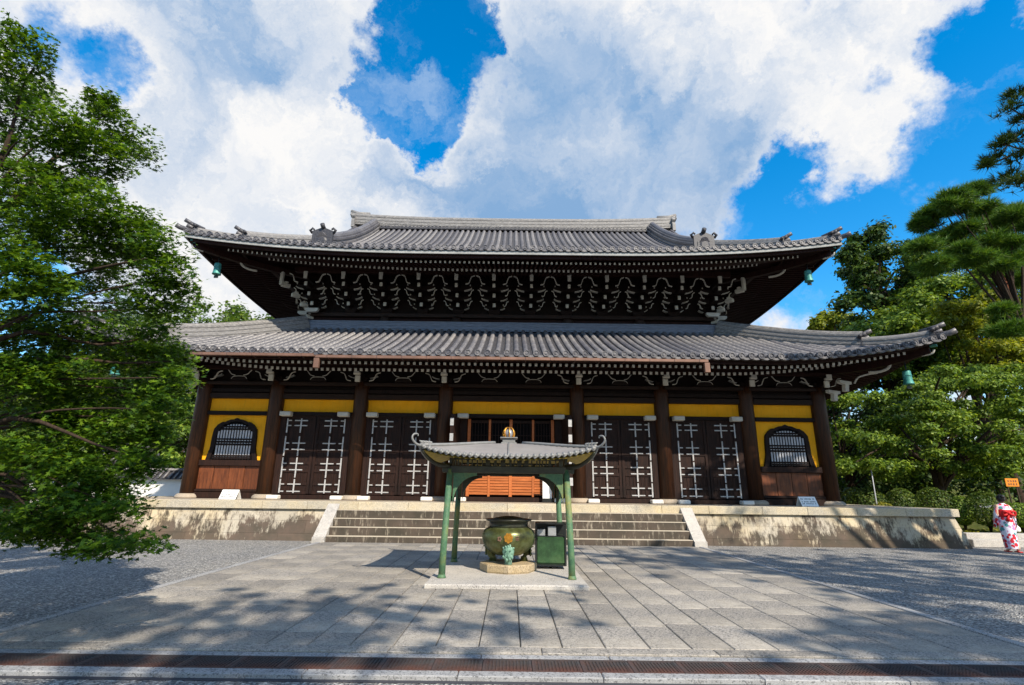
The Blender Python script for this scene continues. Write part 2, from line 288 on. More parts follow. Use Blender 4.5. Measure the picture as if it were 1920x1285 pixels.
# ------------------------------------------------------------------ mesh helpers
class MB:
    def __init__(s): s.v = []; s.f = []; s.mi = []; s.sm = []
    def add(s, vs, fs, mi=0, sm=False):
        o = len(s.v); s.v += [tuple(map(float, p)) for p in vs]
        for i, f in enumerate(fs):
            s.f.append(tuple(o+j for j in f)); s.mi.append(mi[i] if isinstance(mi, (list, tuple)) else mi); s.sm.append(sm)
        return s
    def box(s, x0, x1, y0, y1, z0, z1, mi=0):
        return s.add([(x0, y0, z0), (x1, y0, z0), (x1, y1, z0), (x0, y1, z0), (x0, y0, z1), (x1, y0, z1), (x1, y1, z1), (x0, y1, z1)],
                     [(0, 3, 2, 1), (4, 5, 6, 7), (0, 1, 5, 4), (1, 2, 6, 5), (2, 3, 7, 6), (3, 0, 4, 7)], mi)
    def cbox(s, x0, x1, y0, y1, z0, z1, c=.012, mi=0):       # box with every edge chamfered
        vs = []
        for z, e in ((z0, c), (z0+c, 0), (z1-c, 0), (z1, c)):
            vs += [(x0+e, y0+c if e == 0 else y0+e, z)]; vs.pop()
        P = []
        def ring(z, i):      # 8-gon ring inset by i
            return [(x0+i+c*(i == 0), y0+i, z), (x1-i-c*(i == 0), y0+i, z), (x1-i, y0+i+c*(i == 0), z), (x1-i, y1-i-c*(i == 0), z),
                    (x1-i-c*(i == 0), y1-i, z), (x0+i+c*(i == 0), y1-i, z), (x0+i, y1-i-c*(i == 0), z), (x0+i, y0+i+c*(i == 0), z)]
        for z, i in ((z0, c), (z0+c, 0), (z1-c, 0), (z1, c)): P += ring(z, i)
        F = [tuple(range(7, -1, -1)), tuple(range(24, 32))]
        for r in range(3):
            for j in range(8):
                F.append((r*8+j, r*8+(j+1) % 8, r*8+8+(j+1) % 8, r*8+8+j))
        return s.add(P, F, mi)
    def tube(s, pts, rad, n=8, mi=0, cap=True, sm=True):
        pts = [Vector(p) for p in pts]; rs = rad if hasattr(rad, '__len__') else [rad]*len(pts)
        V = []; F = []; ref = Vector((.31, .17, .93))
        for i, p in enumerate(pts):
            d = (pts[min(i+1, len(pts)-1)]-pts[max(i-1, 0)]).normalized()
            a = d.cross(ref); a = a.normalized() if a.length > 1e-4 else Vector((1, 0, 0)); b = d.cross(a)
            for j in range(n):
                t = 2*math.pi*j/n; V.append(p+(a*math.cos(t)+b*math.sin(t))*rs[i])
        for i in range(len(pts)-1):
            for j in range(n): F.append((i*n+j, i*n+(j+1) % n, i*n+n+(j+1) % n, i*n+n+j))
        if cap: F += [tuple(range(n-1, -1, -1)), tuple(range((len(pts)-1)*n, len(pts)*n))]
        return s.add(V, F, mi, sm)
    def lathe(s, prof, n=24, c=(0, 0, 0), mi=0, sm=True, sx=1, sy=1):
        V = []; F = []
        for r, z in prof:
            for j in range(n):
                t = 2*math.pi*j/n; V.append((c[0]+r*math.cos(t)*sx, c[1]+r*math.sin(t)*sy, c[2]+z))
        for i in range(len(prof)-1):
            for j in range(n): F.append((i*n+j, i*n+(j+1) % n, i*n+n+(j+1) % n, i*n+n+j))
        F += [tuple(range(n-1, -1, -1)), tuple(range((len(prof)-1)*n, len(prof)*n))]
        return s.add(V, F, mi, sm)
    def prism(s, poly, y0, y1, mi=0, axis='y'):              # polygon (a,b) extruded; axis y: (x,z), axis x: (y,z)
        n = len(poly)
        mk = (lambda p, t: (p[0], t, p[1])) if axis == 'y' else (lambda p, t: (t, p[0], p[1]))
        V = [mk(p, y0) for p in poly]+[mk(p, y1) for p in poly]
        F = [tuple(range(n)), tuple(range(2*n-1, n-1, -1))]+[(i, n+i, n+(i+1) % n, (i+1) % n) for i in range(n)]
        return s.add(V, F, mi)
    def ribbon(s, pts, wd, y0, y1, mi=0):                    # band of width wd that follows pts (x,z), extruded in y
        pts = [Vector(p) for p in pts]; L = []; Rr = []
        for i, p in enumerate(pts):
            d = (pts[min(i+1, len(pts)-1)]-pts[max(i-1, 0)]).normalized(); n = Vector((-d.y, d.x))
            L.append(p+n*wd/2); Rr.append(p-n*wd/2)
        for i in range(len(pts)-1): s.prism([L[i], L[i+1], Rr[i+1], Rr[i]], y0, y1, mi)
        return s
    def sweep(s, path, sec, mi=0, sm=False, cap=True):       # section (side,up) carried along a path, kept upright
        path = [Vector(p) for p in path]; n = len(sec); V = []; F = []
        for i, p in enumerate(path):
            d = path[min(i+1, len(path)-1)]-path[max(i-1, 0)]; h = Vector((d.x, d.y, 0)).normalized(); side = Vector((h.y, -h.x, 0))
            dn = d.normalized(); up = side.cross(dn)
            for a, b in sec: V.append(p+side*a+up*b)
        for i in range(len(path)-1):
            for j in range(n): F.append((i*n+j, i*n+(j+1) % n, i*n+n+(j+1) % n, i*n+n+j))
        if cap: F += [tuple(range(n-1, -1, -1)), tuple(range((len(path)-1)*n, len(path)*n))]
        return s.add(V, F, mi, sm)
    def mesh(s, name, mats):
        m = bpy.data.meshes.new(name); m.from_pydata(s.v, [], s.f)
        for x in (mats if isinstance(mats, (list, tuple)) else [mats]): m.materials.append(M[x] if isinstance(x, str) else x)
        m.polygons.foreach_set('material_index', s.mi); m.polygons.foreach_set('use_smooth', s.sm)
        bm = bmesh.new(); bm.from_mesh(m); bmesh.ops.recalc_face_normals(bm, faces=bm.faces); bm.to_mesh(m); bm.free()
        m.update(); return m
    def build(s, name, mats, parent=None): return obj(name, s.mesh(name, mats), parent)
def obj(name, data, parent=None, loc=None, rot=None, scl=None):
    o = bpy.data.objects.new(name, data); col.objects.link(o)
    if parent: o.parent = parent
    if loc is not None: o.location = loc
    if rot is not None: o.rotation_euler = rot
    if scl is not None: o.scale = scl
    return o
def tag(o, label=None, cat=None, group=None, kind=None):
    for kk, v in (('label', label), ('category', cat), ('group', group), ('kind', kind)):
        if v: o[kk] = v
    return o
def thing(name, label, cat, loc=(0, 0, 0), rz=0, group=None):
    return tag(obj(name, None, None, loc, (0, 0, rz)), label, cat, group)
def copy_tree(o, parent=None):
    c = o.copy(); col.objects.link(c); c.parent = parent
    for ch in list(o.children): copy_tree(ch, c)
    return c
def smooth_pts(pts, n=4):
    P = [np.array(p, float) for p in pts]; out = []
    for i in range(len(P)-1):
        p0, p1, p2, p3 = P[max(i-1, 0)], P[i], P[i+1], P[min(i+2, len(P)-1)]
        for j in range(n):
            t = j/n; out.append(.5*((2*p1)+(-p0+p2)*t+(2*p0-5*p1+4*p2-p3)*t*t+(-p0+3*p1-3*p2+p3)*t**3))
    out.append(P[-1]); return [tuple(p) for p in out]

# ------------------------------------------------------------------ ground, paving, drain
g = MB(); g.add([(-900, -500, 0), (900, -500, 0), (900, 1500, 0), (-900, 1500, 0)], [(0, 1, 2, 3)])
tag(g.build('gravel_ground', 'gravel'), 'pale grey gravel court around the temple hall', kind='structure')
pav = MB().box(-5.78, 5.78, 5.895, 16.62, .004, .012).build('paving', 'ink'); tag(pav, 'granite slab forecourt in front of the hall steps', kind='structure')
def slab_mesh(wd, ln, h=.05, ch=.008):
    m = MB(); a, b = wd/2, ln/2
    m.add([(-a, -b, 0), (a, -b, 0), (a, b, 0), (-a, b, 0), (-a, -b, h-ch), (a, -b, h-ch), (a, b, h-ch), (-a, b, h-ch), (-a+ch, -b+ch, h), (a-ch, -b+ch, h), (a-ch, b-ch, h), (-a+ch, b-ch, h)],
          [(0, 1, 5, 4), (1, 2, 6, 5), (2, 3, 7, 6), (3, 0, 4, 7), (4, 5, 9, 8), (5, 6, 10, 9), (6, 7, 11, 10), (7, 4, 8, 11), (8, 9, 10, 11)])
    return m
cx = -5.58; cols_x = []
while cx < 5.3:
    wd = .455+random.uniform(-.02, .02) if abs(cx) < 2.6 else .62+random.uniform(-.04, .04)
    wd = min(wd, 5.58-cx)
    if 5.58-(cx+wd) < .3: wd = 5.58-cx
    cols_x.append((cx, wd)); cx += wd
for (x0, wd) in cols_x:
    y = 6.105; first = True
    while y < 16.45:
        ln = random.uniform(.35, 1.15) if first else random.choice([.92, 1.05, 1.16, 1.3])
        first = False
        if 16.52-(y+ln) < .4: ln = 16.52-y
        o = slab_mesh(wd-.010, ln-.010).build('paving_slab', 'paving', pav)
        o.location = (x0+wd/2, y+ln/2, .013+random.uniform(0, .003)); o.rotation_euler = (random.uniform(-.0015, .0015), random.uniform(-.0015, .0015), 0)
        y += ln
x = -5.6
while x < 5.5:                                             # long front border stones
    ln = min(random.uniform(1.1, 1.8), 5.6-x)
    if 5.6-(x+ln) < .5: ln = 5.6-x
    o = slab_mesh(ln-.006, .20).build('border_slab', 'paving', pav); o.location = (x+ln/2, 5.995, .013); x += ln
for s_ in (-1, 1):
    y = 5.90
    while y < 16.5:
        ln = min(random.uniform(1.1, 1.7), 16.55-y); o = slab_mesh(.12, ln-.006, .06).build('edging_stone', 'kerb', pav); o.location = (s_*5.66, y+ln/2, .013); y += ln
# drain: two rows of kerb stones, grates between them
dr = MB().box(-13, 13, 5.20, 5.90, .003, .006).build('drain_channel', 'ink'); tag(dr, 'dark drain channel running across the court', kind='structure')
for (yc, wd, gaps) in ((5.825, .125, False), (5.325, .14, True)):
    x = -12.8
    while x < 12.8:
        ln = random.uniform(1.25, 1.6)
        if not (gaps and -1.9 < x+ln/2 < -1.2):
            o = slab_mesh(ln-.008, wd, .04, .008).build('kerb_stone', 'kerb', dr); o.location = (x+ln/2, yc, .007); o.rotation_euler = (0, 0, random.uniform(-.003, .003))
        x += ln
def grate():
    t = thing('drain_grate', 'rusty iron drain grate of small square openings set between pale kerb stones', 'grate', group='iron grates along the drain')
    L, W, b = .46, .36, .018
    m = MB().box(-L/2, L/2, -W/2, -W/2+.03, 0, .04).box(-L/2, L/2, W/2-.03, W/2, 0, .04).box(-L/2, -L/2+.025, -W/2+.03, W/2-.03, 0, .04).box(L/2-.025, L/2, -W/2+.03, W/2-.03, 0, .04)
    m.build('frame', 'rust', t)
    m = MB()
    for i in range(1, 14): xx = -L/2+i*L/14; m.box(xx-.006, xx+.006, -W/2+.03, W/2-.03, .012, .036)
    for i in range(1, 9): yy = -W/2+i*W/9; m.box(-L/2+.025, L/2-.025, yy-.005, yy+.005, .010, .034)
    tag(m.build('bars', 'rust', t), kind='stuff'); return t
g0 = grate(); xs = [-5.6+i*.466 for i in range(25)]
for i, xx in enumerate(xs):
    o = g0 if i == 0 else copy_tree(g0); o.location = (xx, 5.578, .007)

# ------------------------------------------------------------------ podium and stairs
ZP, PX, PYF, PYB = 1.19, 14.5, 17.62, 39.4
pod = thing('stone_podium', 'cream granite podium with streaked walls under the temple hall', 'podium', (0, 0, 0))
MB().box(-PX+.35, PX-.35, PYF+.3, PYB-.3, 0, ZP-.02).build('core', 'podium', pod)
rows = [(0, .215, 1.5), (.22, .595, 1.15), (.60, .935, .8)]
def face_stones(L0, L1, place):
    for z0, z1, wd in rows:
        x = L0; first = True
        while x < L1-.01:
            ww = wd*random.uniform(.85, 1.2)*(.55 if first else 1); first = False
            if L1-(x+ww) < wd*.45: ww = L1-x
            place(x+.003, x+ww-.003, z0, z1); x += ww
def bat(z): return .22*(1-z/.935)                            # the wall leans back as it rises
def place_front(x0, x1, z0, z1):
    m = MB(); yb = PYF+.42; e = random.uniform(0, .006)
    X = [PX-.12+bat(z) for z in (z0, z1)]
    def cl(v, k_): return max(-X[k_], min(X[k_], v)) if abs(v) >= PX-.13 else v
    pts = []
    for k_, z in ((0, z0), (1, z1)):
        a, b = (x0 if x0 > -PX+.11 else -X[k_]), (x1 if x1 < PX-.11 else X[k_])
        pts += [(a, PYF+.10-bat(z)-e, z), (b, PYF+.10-bat(z)-e, z), (b, yb, z), (a, yb, z)]
    m.add(pts, [(0, 3, 2, 1), (4, 5, 6, 7), (0, 1, 5, 4), (1, 2, 6, 5), (2, 3, 7, 6), (3, 0, 4, 7)]); m.build('wall_stone', 'podium', pod)
face_stones(-PX+.1, -5.6, place_front); face_stones(5.6, PX-.1, place_front)
for s_ in (-1, 1):
    def place_side(y0, y1, z0, z1):
        m = MB(); P = []
        for z in (z0, z1):
            X = PX-.12+bat(z); P += [(s_*(PX-.5), y0, z), (s_*X, y0, z), (s_*X, y1, z), (s_*(PX-.5), y1, z)]
        m.add(P, [(0, 3, 2, 1), (4, 5, 6, 7), (0, 1, 5, 4), (1, 2, 6, 5), (2, 3, 7, 6), (3, 0, 4, 7)]); m.build('wall_stone', 'podium', pod)
    face_stones(PYF+.43, PYF+8, place_side)
    MB().box(s_*(PX-.5), s_*(PX-.1), PYF+8, PYB, 0, .935).build('rear_wall', 'podium', pod)
x = -PX
while x < PX-.01:                                          # coping
    ww = random.uniform(1.45, 1.75)
    if PX-(x+ww) < .7: ww = PX-x
    MB().cbox(x+.003, x+ww-.003, PYF, PYF+.75, .945, ZP, .012).build('coping_stone', 'coping', pod); x += ww
for s_ in (-1, 1):
    y = PYF+.755
    while y < PYF+9:
        a, b = sorted((s_*PX, s_*(PX-.75))); MB().cbox(a, b, y+.003, y+1.597, .945, ZP, .012).build('coping_stone', 'coping', pod); y += 1.6
# tan floor slabs on top of the podium
fl = MB().box(-PX+.76, PX-.76, PYF+.755, PYB-.4, ZP-.02, ZP-.006).build('floor', 'base_stone', pod)
st = thing('stone_stairs', 'wide stone stairs with dark streaked risers and sloping side stones up to the hall', 'stairs')
for i in range(4):
    z1 = .238*(i+1); y0 = PYF-1.08+.27*i
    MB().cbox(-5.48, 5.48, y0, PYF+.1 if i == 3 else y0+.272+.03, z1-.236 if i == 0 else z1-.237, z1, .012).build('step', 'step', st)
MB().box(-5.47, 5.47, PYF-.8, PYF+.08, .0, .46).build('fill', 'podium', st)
for s_ in (-1, 1):
    a, b = sorted((s_*5.49, s_*5.86))
    MB().prism([(PYF-1.18, .0), (PYF-1.18, .20), (PYF-1.10, .22), (PYF-.002, 1.13), (PYF-.002, 0)], a, b, axis='x').build('side_stone', 'plinth', st)

# ------------------------------------------------------------------ temple hall
hall = thing('temple_hall', 'large two-roofed dark timber temple hall with grey tiled roofs and yellow wall panels', 'temple')
YC, CX = 20.25, (2.56, 5.86, 9.16, 12.0)
YM, YB = 23.1, 28.5
XS = [-12.0, -9.16, -5.86, -2.56, 2.56, 5.86, 9.16, 12.0]
colm = MB().lathe([(.285, 0), (.285, 3.9), (.262, 4.28)], 20).mesh('column', 'wood_col')
capm = MB().lathe([(.262, 0), (.262, .1), (.24, .16)], 20).mesh('column_head', 'wood_dark')
basem = MB().lathe([(.43, 0), (.44, .05), (.41, .11), (.34, .165), (.30, .17)], 24).mesh('column_base', 'base_stone')
side_y = [YC+2.85+i*3.6 for i in range(5)]
for (x, y) in [(x, YC) for x in XS]+[(s_*12.0, y) for s_ in (-1, 1) for y in side_y[:4]]:
    c = obj('column', colm, hall, (x, y, ZP+.16)); obj('column_base', basem, hall, (x, y, ZP-.004))
# body: black box stands in for the unlit interior, timber wall above
MB().box(-11.85, 11.85, YC+.55, 36.4, ZP, 5.9).build('dark_interior_box', 'black', hall)
MB().box(-9.05, 9.05, YM+.12, 33.8, 5.9, 11.6).build('upper_wall', 'wood_dark', hall)
def beam(x0, x1, y0, y1, z0, z1, name='beam', mat='wood_beam', parent=hall): return MB().cbox(x0, x1, y0, y1, z0, z1, .015).build(name, mat, parent)
for s_ in (-1, 1):                                         # side walls
    a, b = sorted((s_*11.86, s_*12.1)); MB().box(a, b, YC+.3, 36.7, ZP, 5.45).build('side_wall', 'wood_dark', hall)
for i in range(7):
    a, b = XS[i]+.265, XS[i+1]-.265
    beam(a, b, YC-.14, YC+.14, ZP, ZP+.16+(.06 if i in (0, 6) else 0), 'ground_sill', 'wood_door')
    beam(a, b, YC-.13, YC+.13, 4.93, 5.14, 'tie_beam'); beam(a, b, YC-.10, YC+.12, 5.17, 5.33, 'tie_beam', 'wood_dark')
    MB().box(a, b, YC+.05, YC+.10, 4.43, 4.93).build('plaster_panel', 'plaster', hall)
    beam(a, b, YC-.12, YC+.13, 4.28, 4.43, 'lintel', 'wood_dark')
beam(-12.5, 12.5, YC-.24, YC+.24, 5.455, 5.58, 'wall_plate')
MB().box(-12.3, 12.3, YC+.12, YC+.2, 4.9, 6.6).build('frieze_wall', 'wood_dark', hall)
# cusped windows in the outer bays
def bell(half_b, half_m, z0, zs, zt, n=7):
    r = [(half_b, z0), (half_b*.97, z0+.12), (half_m*1.0, z0+.45), (half_m*.985, z0+.9), (half_m*.95, zs), (half_m*.80, zs+.17), (half_m*.62, zs+.27), (half_m*.50, zs+.275), (half_m*.30, zs+.355), (half_m*.12, zs+.375), (0, zt)]
    return r+[(-a, b) for a, b in r[-2::-1]]
slat_m = {}
for i in (0, 6):
    a, b = XS[i]+.265, XS[i+1]-.265; c = (a+b)/2
    MB().box(a, b, YC+.04, YC+.09, 2.58, 4.28).build('plaster_panel', 'plaster', hall)
    beam(a, b, YC-.13, YC+.13, 2.36, 2.58, 'window_rail', 'wood_door')
    beam(a, b, YC-.125, YC+.12, ZP+.235, ZP+.33, 'bottom_rail', 'wood_door')
    n = 4; wb = (b-a)/n
    for j in range(n): MB().cbox(a+j*wb+.006, a+(j+1)*wb-.006, YC-.03+random.uniform(-.006, .006), YC+.03, ZP+.33, 2.36, .008).build('wall_board', 'wood_board', hall)
    out = bell(.97, .86, 2.58, 3.74, 4.17); inn = bell(.80, .70, 2.58, 3.66, 4.03)
    win = MB().prism(inn, YC+.005, YC+.035).build('window', 'black', hall); win.location = (c, 0, 0)
    m = MB()
    for j in range(len(out)-1): m.prism([out[j], out[j+1], inn[j+1], inn[j]], YC-.06, YC+.038)
    f = m.build('frame', 'wood_dark', win)
    ins = [(-x_, z_) for x_, z_ in inn[len(inn)//2:]]           # width of the opening by height
    for j in range(13):
        xx = -.63+j*1.26/12; top = 4.0-.9*abs(xx)**2.6-.02
        MB().box(xx-.030, xx+.030, YC-.022, YC-.002, 2.62, min(top, 3.99)-.05).build('slat', 'slat', win)
    for zz, hh in ((2.66, .035), (2.74, .03), (3.16, .035), (3.26, .035), (3.36, .03), (3.74, .035), (3.83, .03)):
        hw = .75-(.03 if zz < 3.5 else .10)
        MB().box(-hw, hw, YC-.040, YC-.023, zz-hh, zz+hh).build('rail', 'wood_dark', win)
# plank doors with iron straps
DZ0, DZ1, LW = ZP+.20, 4.28, 1.13
def zf(y): return DZ1-(y-205)/(760-205)*(DZ1-DZ0)
strap_cache = {}
def door_leaf(side):
    m = MB().box(0, LW, .02, .06, DZ0, DZ1)
    for a, b in ((0, .10), (LW-.10, LW), (LW/2-.05, LW/2+.05)): m.box(a, b, -.018, .018, DZ0, DZ1)
    for y in (210, 250, 395, 450, 545, 600, 690, 752):
        z = zf(y); m.box(.101, LW/2-.051, -.012, .016, z-.06, z+.05); m.box(LW/2+.051, LW-.101, -.012, .016, z-.06, z+.05)
    for j in range(1, 8):
        xx = j*LW/8; m.box(xx-.012, xx+.012, .004, .018, DZ0+.12, zf(600)-.07)
    leaf = m.build('door_leaf', 'wood_door', hall)
    def strap(x0, x1, z0, z1):
        s = MB().cbox(x0, x1, -.034, -.019, z0, z1, .006).build('strap', 'strap', leaf); return s
    for a, b in ((225, 330), (355, 498), (508, 650), (660, 757)):
        strap(.012, .066, zf(b), zf(a)); strap(LW/2-.027, LW/2+.027, zf(b), zf(a))
    for y in (240, 277, 405, 450, 550, 595, 695, 745):
        z = zf(y); strap(.069, .20, z-.022, z+.022); strap(LW/2-.25, LW/2-.03, z-.022, z+.022); strap(LW/2+.03, LW/2+.25, z-.022, z+.022)
    return leaf
L0 = door_leaf(1); first = True
blockm = MB().cbox(-.21, .21, -.14, .13, 0, .17, .02).mesh('hinge_block', 'white_paint')
footm = MB().cbox(-.21, .21, -.17, .17, 0, .15, .03).mesh('threshold_stone', 'white_stone')
for i in (1, 2, 4, 5):
    c = (XS[i]+XS[i+1])/2
    for s_ in (-1, 1):
        o = L0 if first else copy_tree(L0, hall); first = False
        o.location = (c+s_*(LW+.01), YC-.02, 0); o.scale = (-s_, 1, 1)
        obj('hinge_block', blockm, hall, (c+s_*1.10, YC-.27, 4.235)); obj('threshold_stone', footm, hall, (c+s_*1.16, YC-.34, ZP-.004))
        x0, x1 = sorted((c+s_*(LW+.02), (XS[i+1]-.25) if s_ > 0 else (XS[i]+.25)))
        MB().cbox(x0, x1, YC-.05, YC+.06, ZP+.165, 4.28, .01).build('door_jamb', 'wood_door', hall)
# middle bay: open leaves, lattice doors, slatted lower panels
for s_ in (-1, 1):
    obj('hinge_block', blockm, hall, (s_*1.83, YC-.27, 4.235)); obj('threshold_stone', footm, hall, (s_*1.83, YC-.34, ZP-.004))
    a, b = sorted((s_*1.70, s_*2.295)); MB().cbox(a, b, YC+.0, YC+.12, ZP+.165, 4.28, .01).build('door_jamb', 'wood_door', hall)
    o = MB().box(-.04, .04, -1.25, 0, DZ0, DZ1-.05)
    for zz in (DZ0+.1, 2.1, 2.9, 3.6, DZ1-.12): o.box(-.055, .055, -1.2, -.02, zz-.05, zz+.05)
    o.box(-.06, .06, -1.30, -1.21, DZ0-.02, DZ1-.04)
    lf = o.build('open_door_leaf', 'wood_door', hall); lf.location = (s_*2.0, YC-.06, 0); lf.rotation_euler = (0, 0, s_*.10)
    for zz in (2.0, 2.75, 3.5, 4.05): MB().cbox(-.065, .065, -1.315, -1.305, zz-.22, zz+.05, .004).build('strap', 'strap', lf)
YL = YC+.16
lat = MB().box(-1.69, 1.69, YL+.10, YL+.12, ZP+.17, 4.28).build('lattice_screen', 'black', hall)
for xx, wd in ((-1.62, .06), (-.82, .045), (0, .06), (.86, .045), (1.62, .06)): MB().cbox(xx-wd, xx+wd, YL-.02, YL+.06, ZP+.17, 4.26, .008).build('post', 'wood_orange', lat)
for xx0, xx1 in ((-1.56, -.865), (-.775, -.06), (.06, .815), (.905, 1.56)):
    MB().cbox(xx0, xx1, YL-.01, YL+.05, 4.12, 4.22, .006).build('head_rail', 'wood_door', lat)
    MB().cbox(xx0, xx1, YL-.01, YL+.05, 2.02, 2.10, .006).build('mid_rail', 'wood_orange', lat)
    for j in range(6):
        z = ZP+.24+j*.103; MB().cbox(xx0, xx1, YL+.0, YL+.04, z, z+.088, .006).build('slat', 'wood_orange', lat)
    n = 6
    for j in range(n):
        xx = xx0+(j+.5)*(xx1-xx0)/n; MB().box(xx-.011, xx+.011, YL+.01, YL+.03, 2.10, 4.12).build('bar', 'wood_door', lat)
    for zz in (2.45, 3.1, 3.65): MB().box(xx0, xx1, YL+.031, YL+.045, zz-.012, zz+.012).build('cross_bar', 'wood_door', lat)

# ---- roofs: shared geometry
def urise(dist, Lc, p): return max(0., 1-dist/Lc)**p
class RoofD: pass
U = RoofD(); U.Xt, U.Ye, U.Yt, U.z0, U.H, U.a, U.rise, U.Lc, U.p, U.Dy = 13.26, 19.0, 28.5, 10.86, 5.84, .66, .60, 10., 2.4, 9.5
Lw = RoofD(); Lw.Xt, Lw.Ye, Lw.Yt, Lw.z0, Lw.H, Lw.a, Lw.rise, Lw.Lc, Lw.p, Lw.Dy = 15.0, 17.26, 22.6, 6.07, 2.45, .86, .80, 6.2, 2.0, 11.24
def rz(r, x, Y):
    s = max(0, (Y-r.Ye)/(r.Yt-r.Ye)); return r.z0+r.rise*urise(r.Xt-abs(x), r.Lc, r.p)*max(0, 1-s)**2+r.H*(r.a*s+(1-r.a)*s*s)
def ytop(r, x):
    if r is U: return r.Yt-.25 if abs(x) <= 9.55 else r.Ye+(r.Xt-abs(x))
    return r.Yt if abs(x) <= 9.3 else r.Ye+(r.Xt-abs(x))*(r.Yt-r.Ye)/(r.Xt-9.3)
def row_mesh(r, x, rad, tl):
    y0, y1 = r.Ye-.02, ytop(r, x)+.05; n = max(1, int(round((y1-y0)/tl))); m = MB(); V = []; F = []; K = 6
    for i in range(n):
        for e, rr in ((0, rad*1.06), (1, rad*.94)):
            Y = y0+(y1-y0)*(i+e)/n; z = rz(r, x, Y)+.012
            for j in range(K):
                t = math.pi*j/(K-1); V.append((rr*math.cos(t), Y, z+rr*1.05*math.sin(t)))
    for i in range(2*n-1):
        for j in range(K-1): F.append((i*K+j, i*K+j+1, i*K+K+j+1, i*K+K+j))
    F.append(tuple(range(K-1, -1, -1))); m.add(V, F, 0, True)
    me = m.mesh('tile_row', 'tile'); return me
def disc_mesh(rad):
    m = MB(); n = 14; V = []; F = []
    prof = [(rad*.98, .16), (rad, 0), (rad*.80, 0), (rad*.76, .022), (rad*.42, .022), (rad*.36, .004), (.001, .002)]
    for rr, y in prof:
        for j in range(n): t = 2*math.pi*j/n; V.append((rr*math.cos(t), y, rr*math.sin(t)))
    for i in range(len(prof)-1):
        for j in range(n): F.append((i*n+j, i*n+(j+1) % n, i*n+n+(j+1) % n, i*n+n+j))
    m.add(V, F); return m.mesh('round_eave_tile', 'tile')
def lip_mesh(wd):
    m = MB(); up_ = [(-wd/2+wd*i/6, .0-.045*math.sin(math.pi*i/6)) for i in range(7)]; lo = [(a, b-.075) for a, b in up_]
    for i in range(6): m.prism([lo[i], lo[i+1], up_[i+1], up_[i]], -.01, .12)
    return m.mesh('flat_eave_tile', 'tile')
def front_roof(r, part_name, n_rows, rad, tl, dirn):
    sp = 2*(r.Xt-.12)/(n_rows-1); xs_ = [-(r.Xt-.12)+sp*i for i in range(n_rows)]
    m = MB()
    for i in range(n_rows-1):                              # pan tiles between the rows, laid in overlapping courses
        xa, xb = xs_[i], xs_[i+1]; xm = (xa+xb)/2; y1 = ytop(r, xm)+.03; y0 = r.Ye+.03; n = max(1, int((y1-y0)/.30))
        V = []; F = []
        for q in range(n):
            for e, dz in ((0, .028), (1, .0)):
                Y = y0+(y1-y0)*(q+e)/n
                for xx, dd in ((xa, .012), (xm, -.035), (xb, .012)): V.append((xx, Y, rz(r, xx, Y)+dz+dd-.02))
        for q in range(2*n-1):
            for j in range(2): F.append((q*3+j, q*3+j+1, q*3+3+j+1, q*3+3+j))
        m.add(V, F)
    part = m.build(part_name, 'pan', hall)
    dm, lm = disc_mesh(rad*1.22), lip_mesh(sp*.94)
    for i, x in enumerate(xs_):
        obj('tile_row', row_mesh(r, x, rad, tl), part, (x, 0, 0))
        obj('round_eave_tile', dm, part, (x, r.Ye-.06, rz(r, x, r.Ye)+.05), (0, random.uniform(0, 6), 0))
        if i < n_rows-1:
            xm = x+sp/2; sl = math.atan2(rz(r, xs_[i+1], r.Ye)-rz(r, x, r.Ye), sp)
            obj('flat_eave_tile', lm, part, (xm, r.Ye-.02, rz(r, xm, r.Ye)+.03), (0, -sl, 0))
    return part
upper = front_roof(U, 'upper_roof', 84, .083, .33, 1)
lower = front_roof(Lw, 'lower_roof', 90, .088, .33, 1)
# sides and back, with joined tile rows
def ring_pt(r, side, e, v):                                # side 0 front 1 right 2 back 3 left; e in -1..1 along the eave, v metres in from the eave
    Lh = r.Xt if side in (0, 2) else r.Dy
    dist = (1-abs(e))*Lh; s = v/(r.Yt-r.Ye); a = e*(Lh-v)
    z = r.z0+r.rise*urise(max(dist, 0), r.Lc, r.p)*max(0, 1-s)**2+r.H*(r.a*s+(1-r.a)*s*s)
    if side == 1: return (r.Xt-v, YB+a, z)
    if side == 3: return (-(r.Xt-v), YB-a, z)
    if side == 2: return (-a, YB+r.Dy-v, z)
    return (a, YB-r.Dy+v, z)
def side_surface(r, vmax, sides, name, part):
    m = MB()
    for sd in sides:
        NE, NV = 28, 8; V = []; F = []
        for i in range(NE+1):
            for j in range(NV+1): V.append(ring_pt(r, sd, -1+2*i/NE, vmax[sd]*j/NV))
        for i in range(NE):
            for j in range(NV): F.append((i*(NV+1)+j, (i+1)*(NV+1)+j, (i+1)*(NV+1)+j+1, i*(NV+1)+j+1))
        m.add(V, F)
    m.build(name, 'pan', part)
    m = MB()
    for sd in sides:
        Lh = r.Xt if sd in (0, 2) else r.Dy; n = int(2*Lh/.34)
        for i in range(n):
            c0 = -Lh+.2+(2*Lh-.4)*i/(n-1); vm = min(vmax[sd], Lh-abs(c0)); pts = []
            for j in range(5):
                v = vm*j/4; e = c0/(Lh-v) if Lh-v > .01 else 0; e = max(-1, min(1, e)); q = ring_pt(r, sd, e, v); pts.append((q[0], q[1], q[2]+.03))
            if vm > .2: m.tube(pts, .085, 5)
    tag(m.build(name+'_rows', 'tile', part), kind='stuff')
side_surface(U, {1: 3.9, 3: 3.9, 2: 9.4}, (1, 3), 'side_tiles', upper)
m = MB(); V = []; F = []                                   # back slope of the upper roof
for i in range(21):
    for j in range(9):
        x = -9.6+19.2*i/20; Y = 19+9.5*j/8; V.append((x, 57-Y, rz(U, x, Y)))
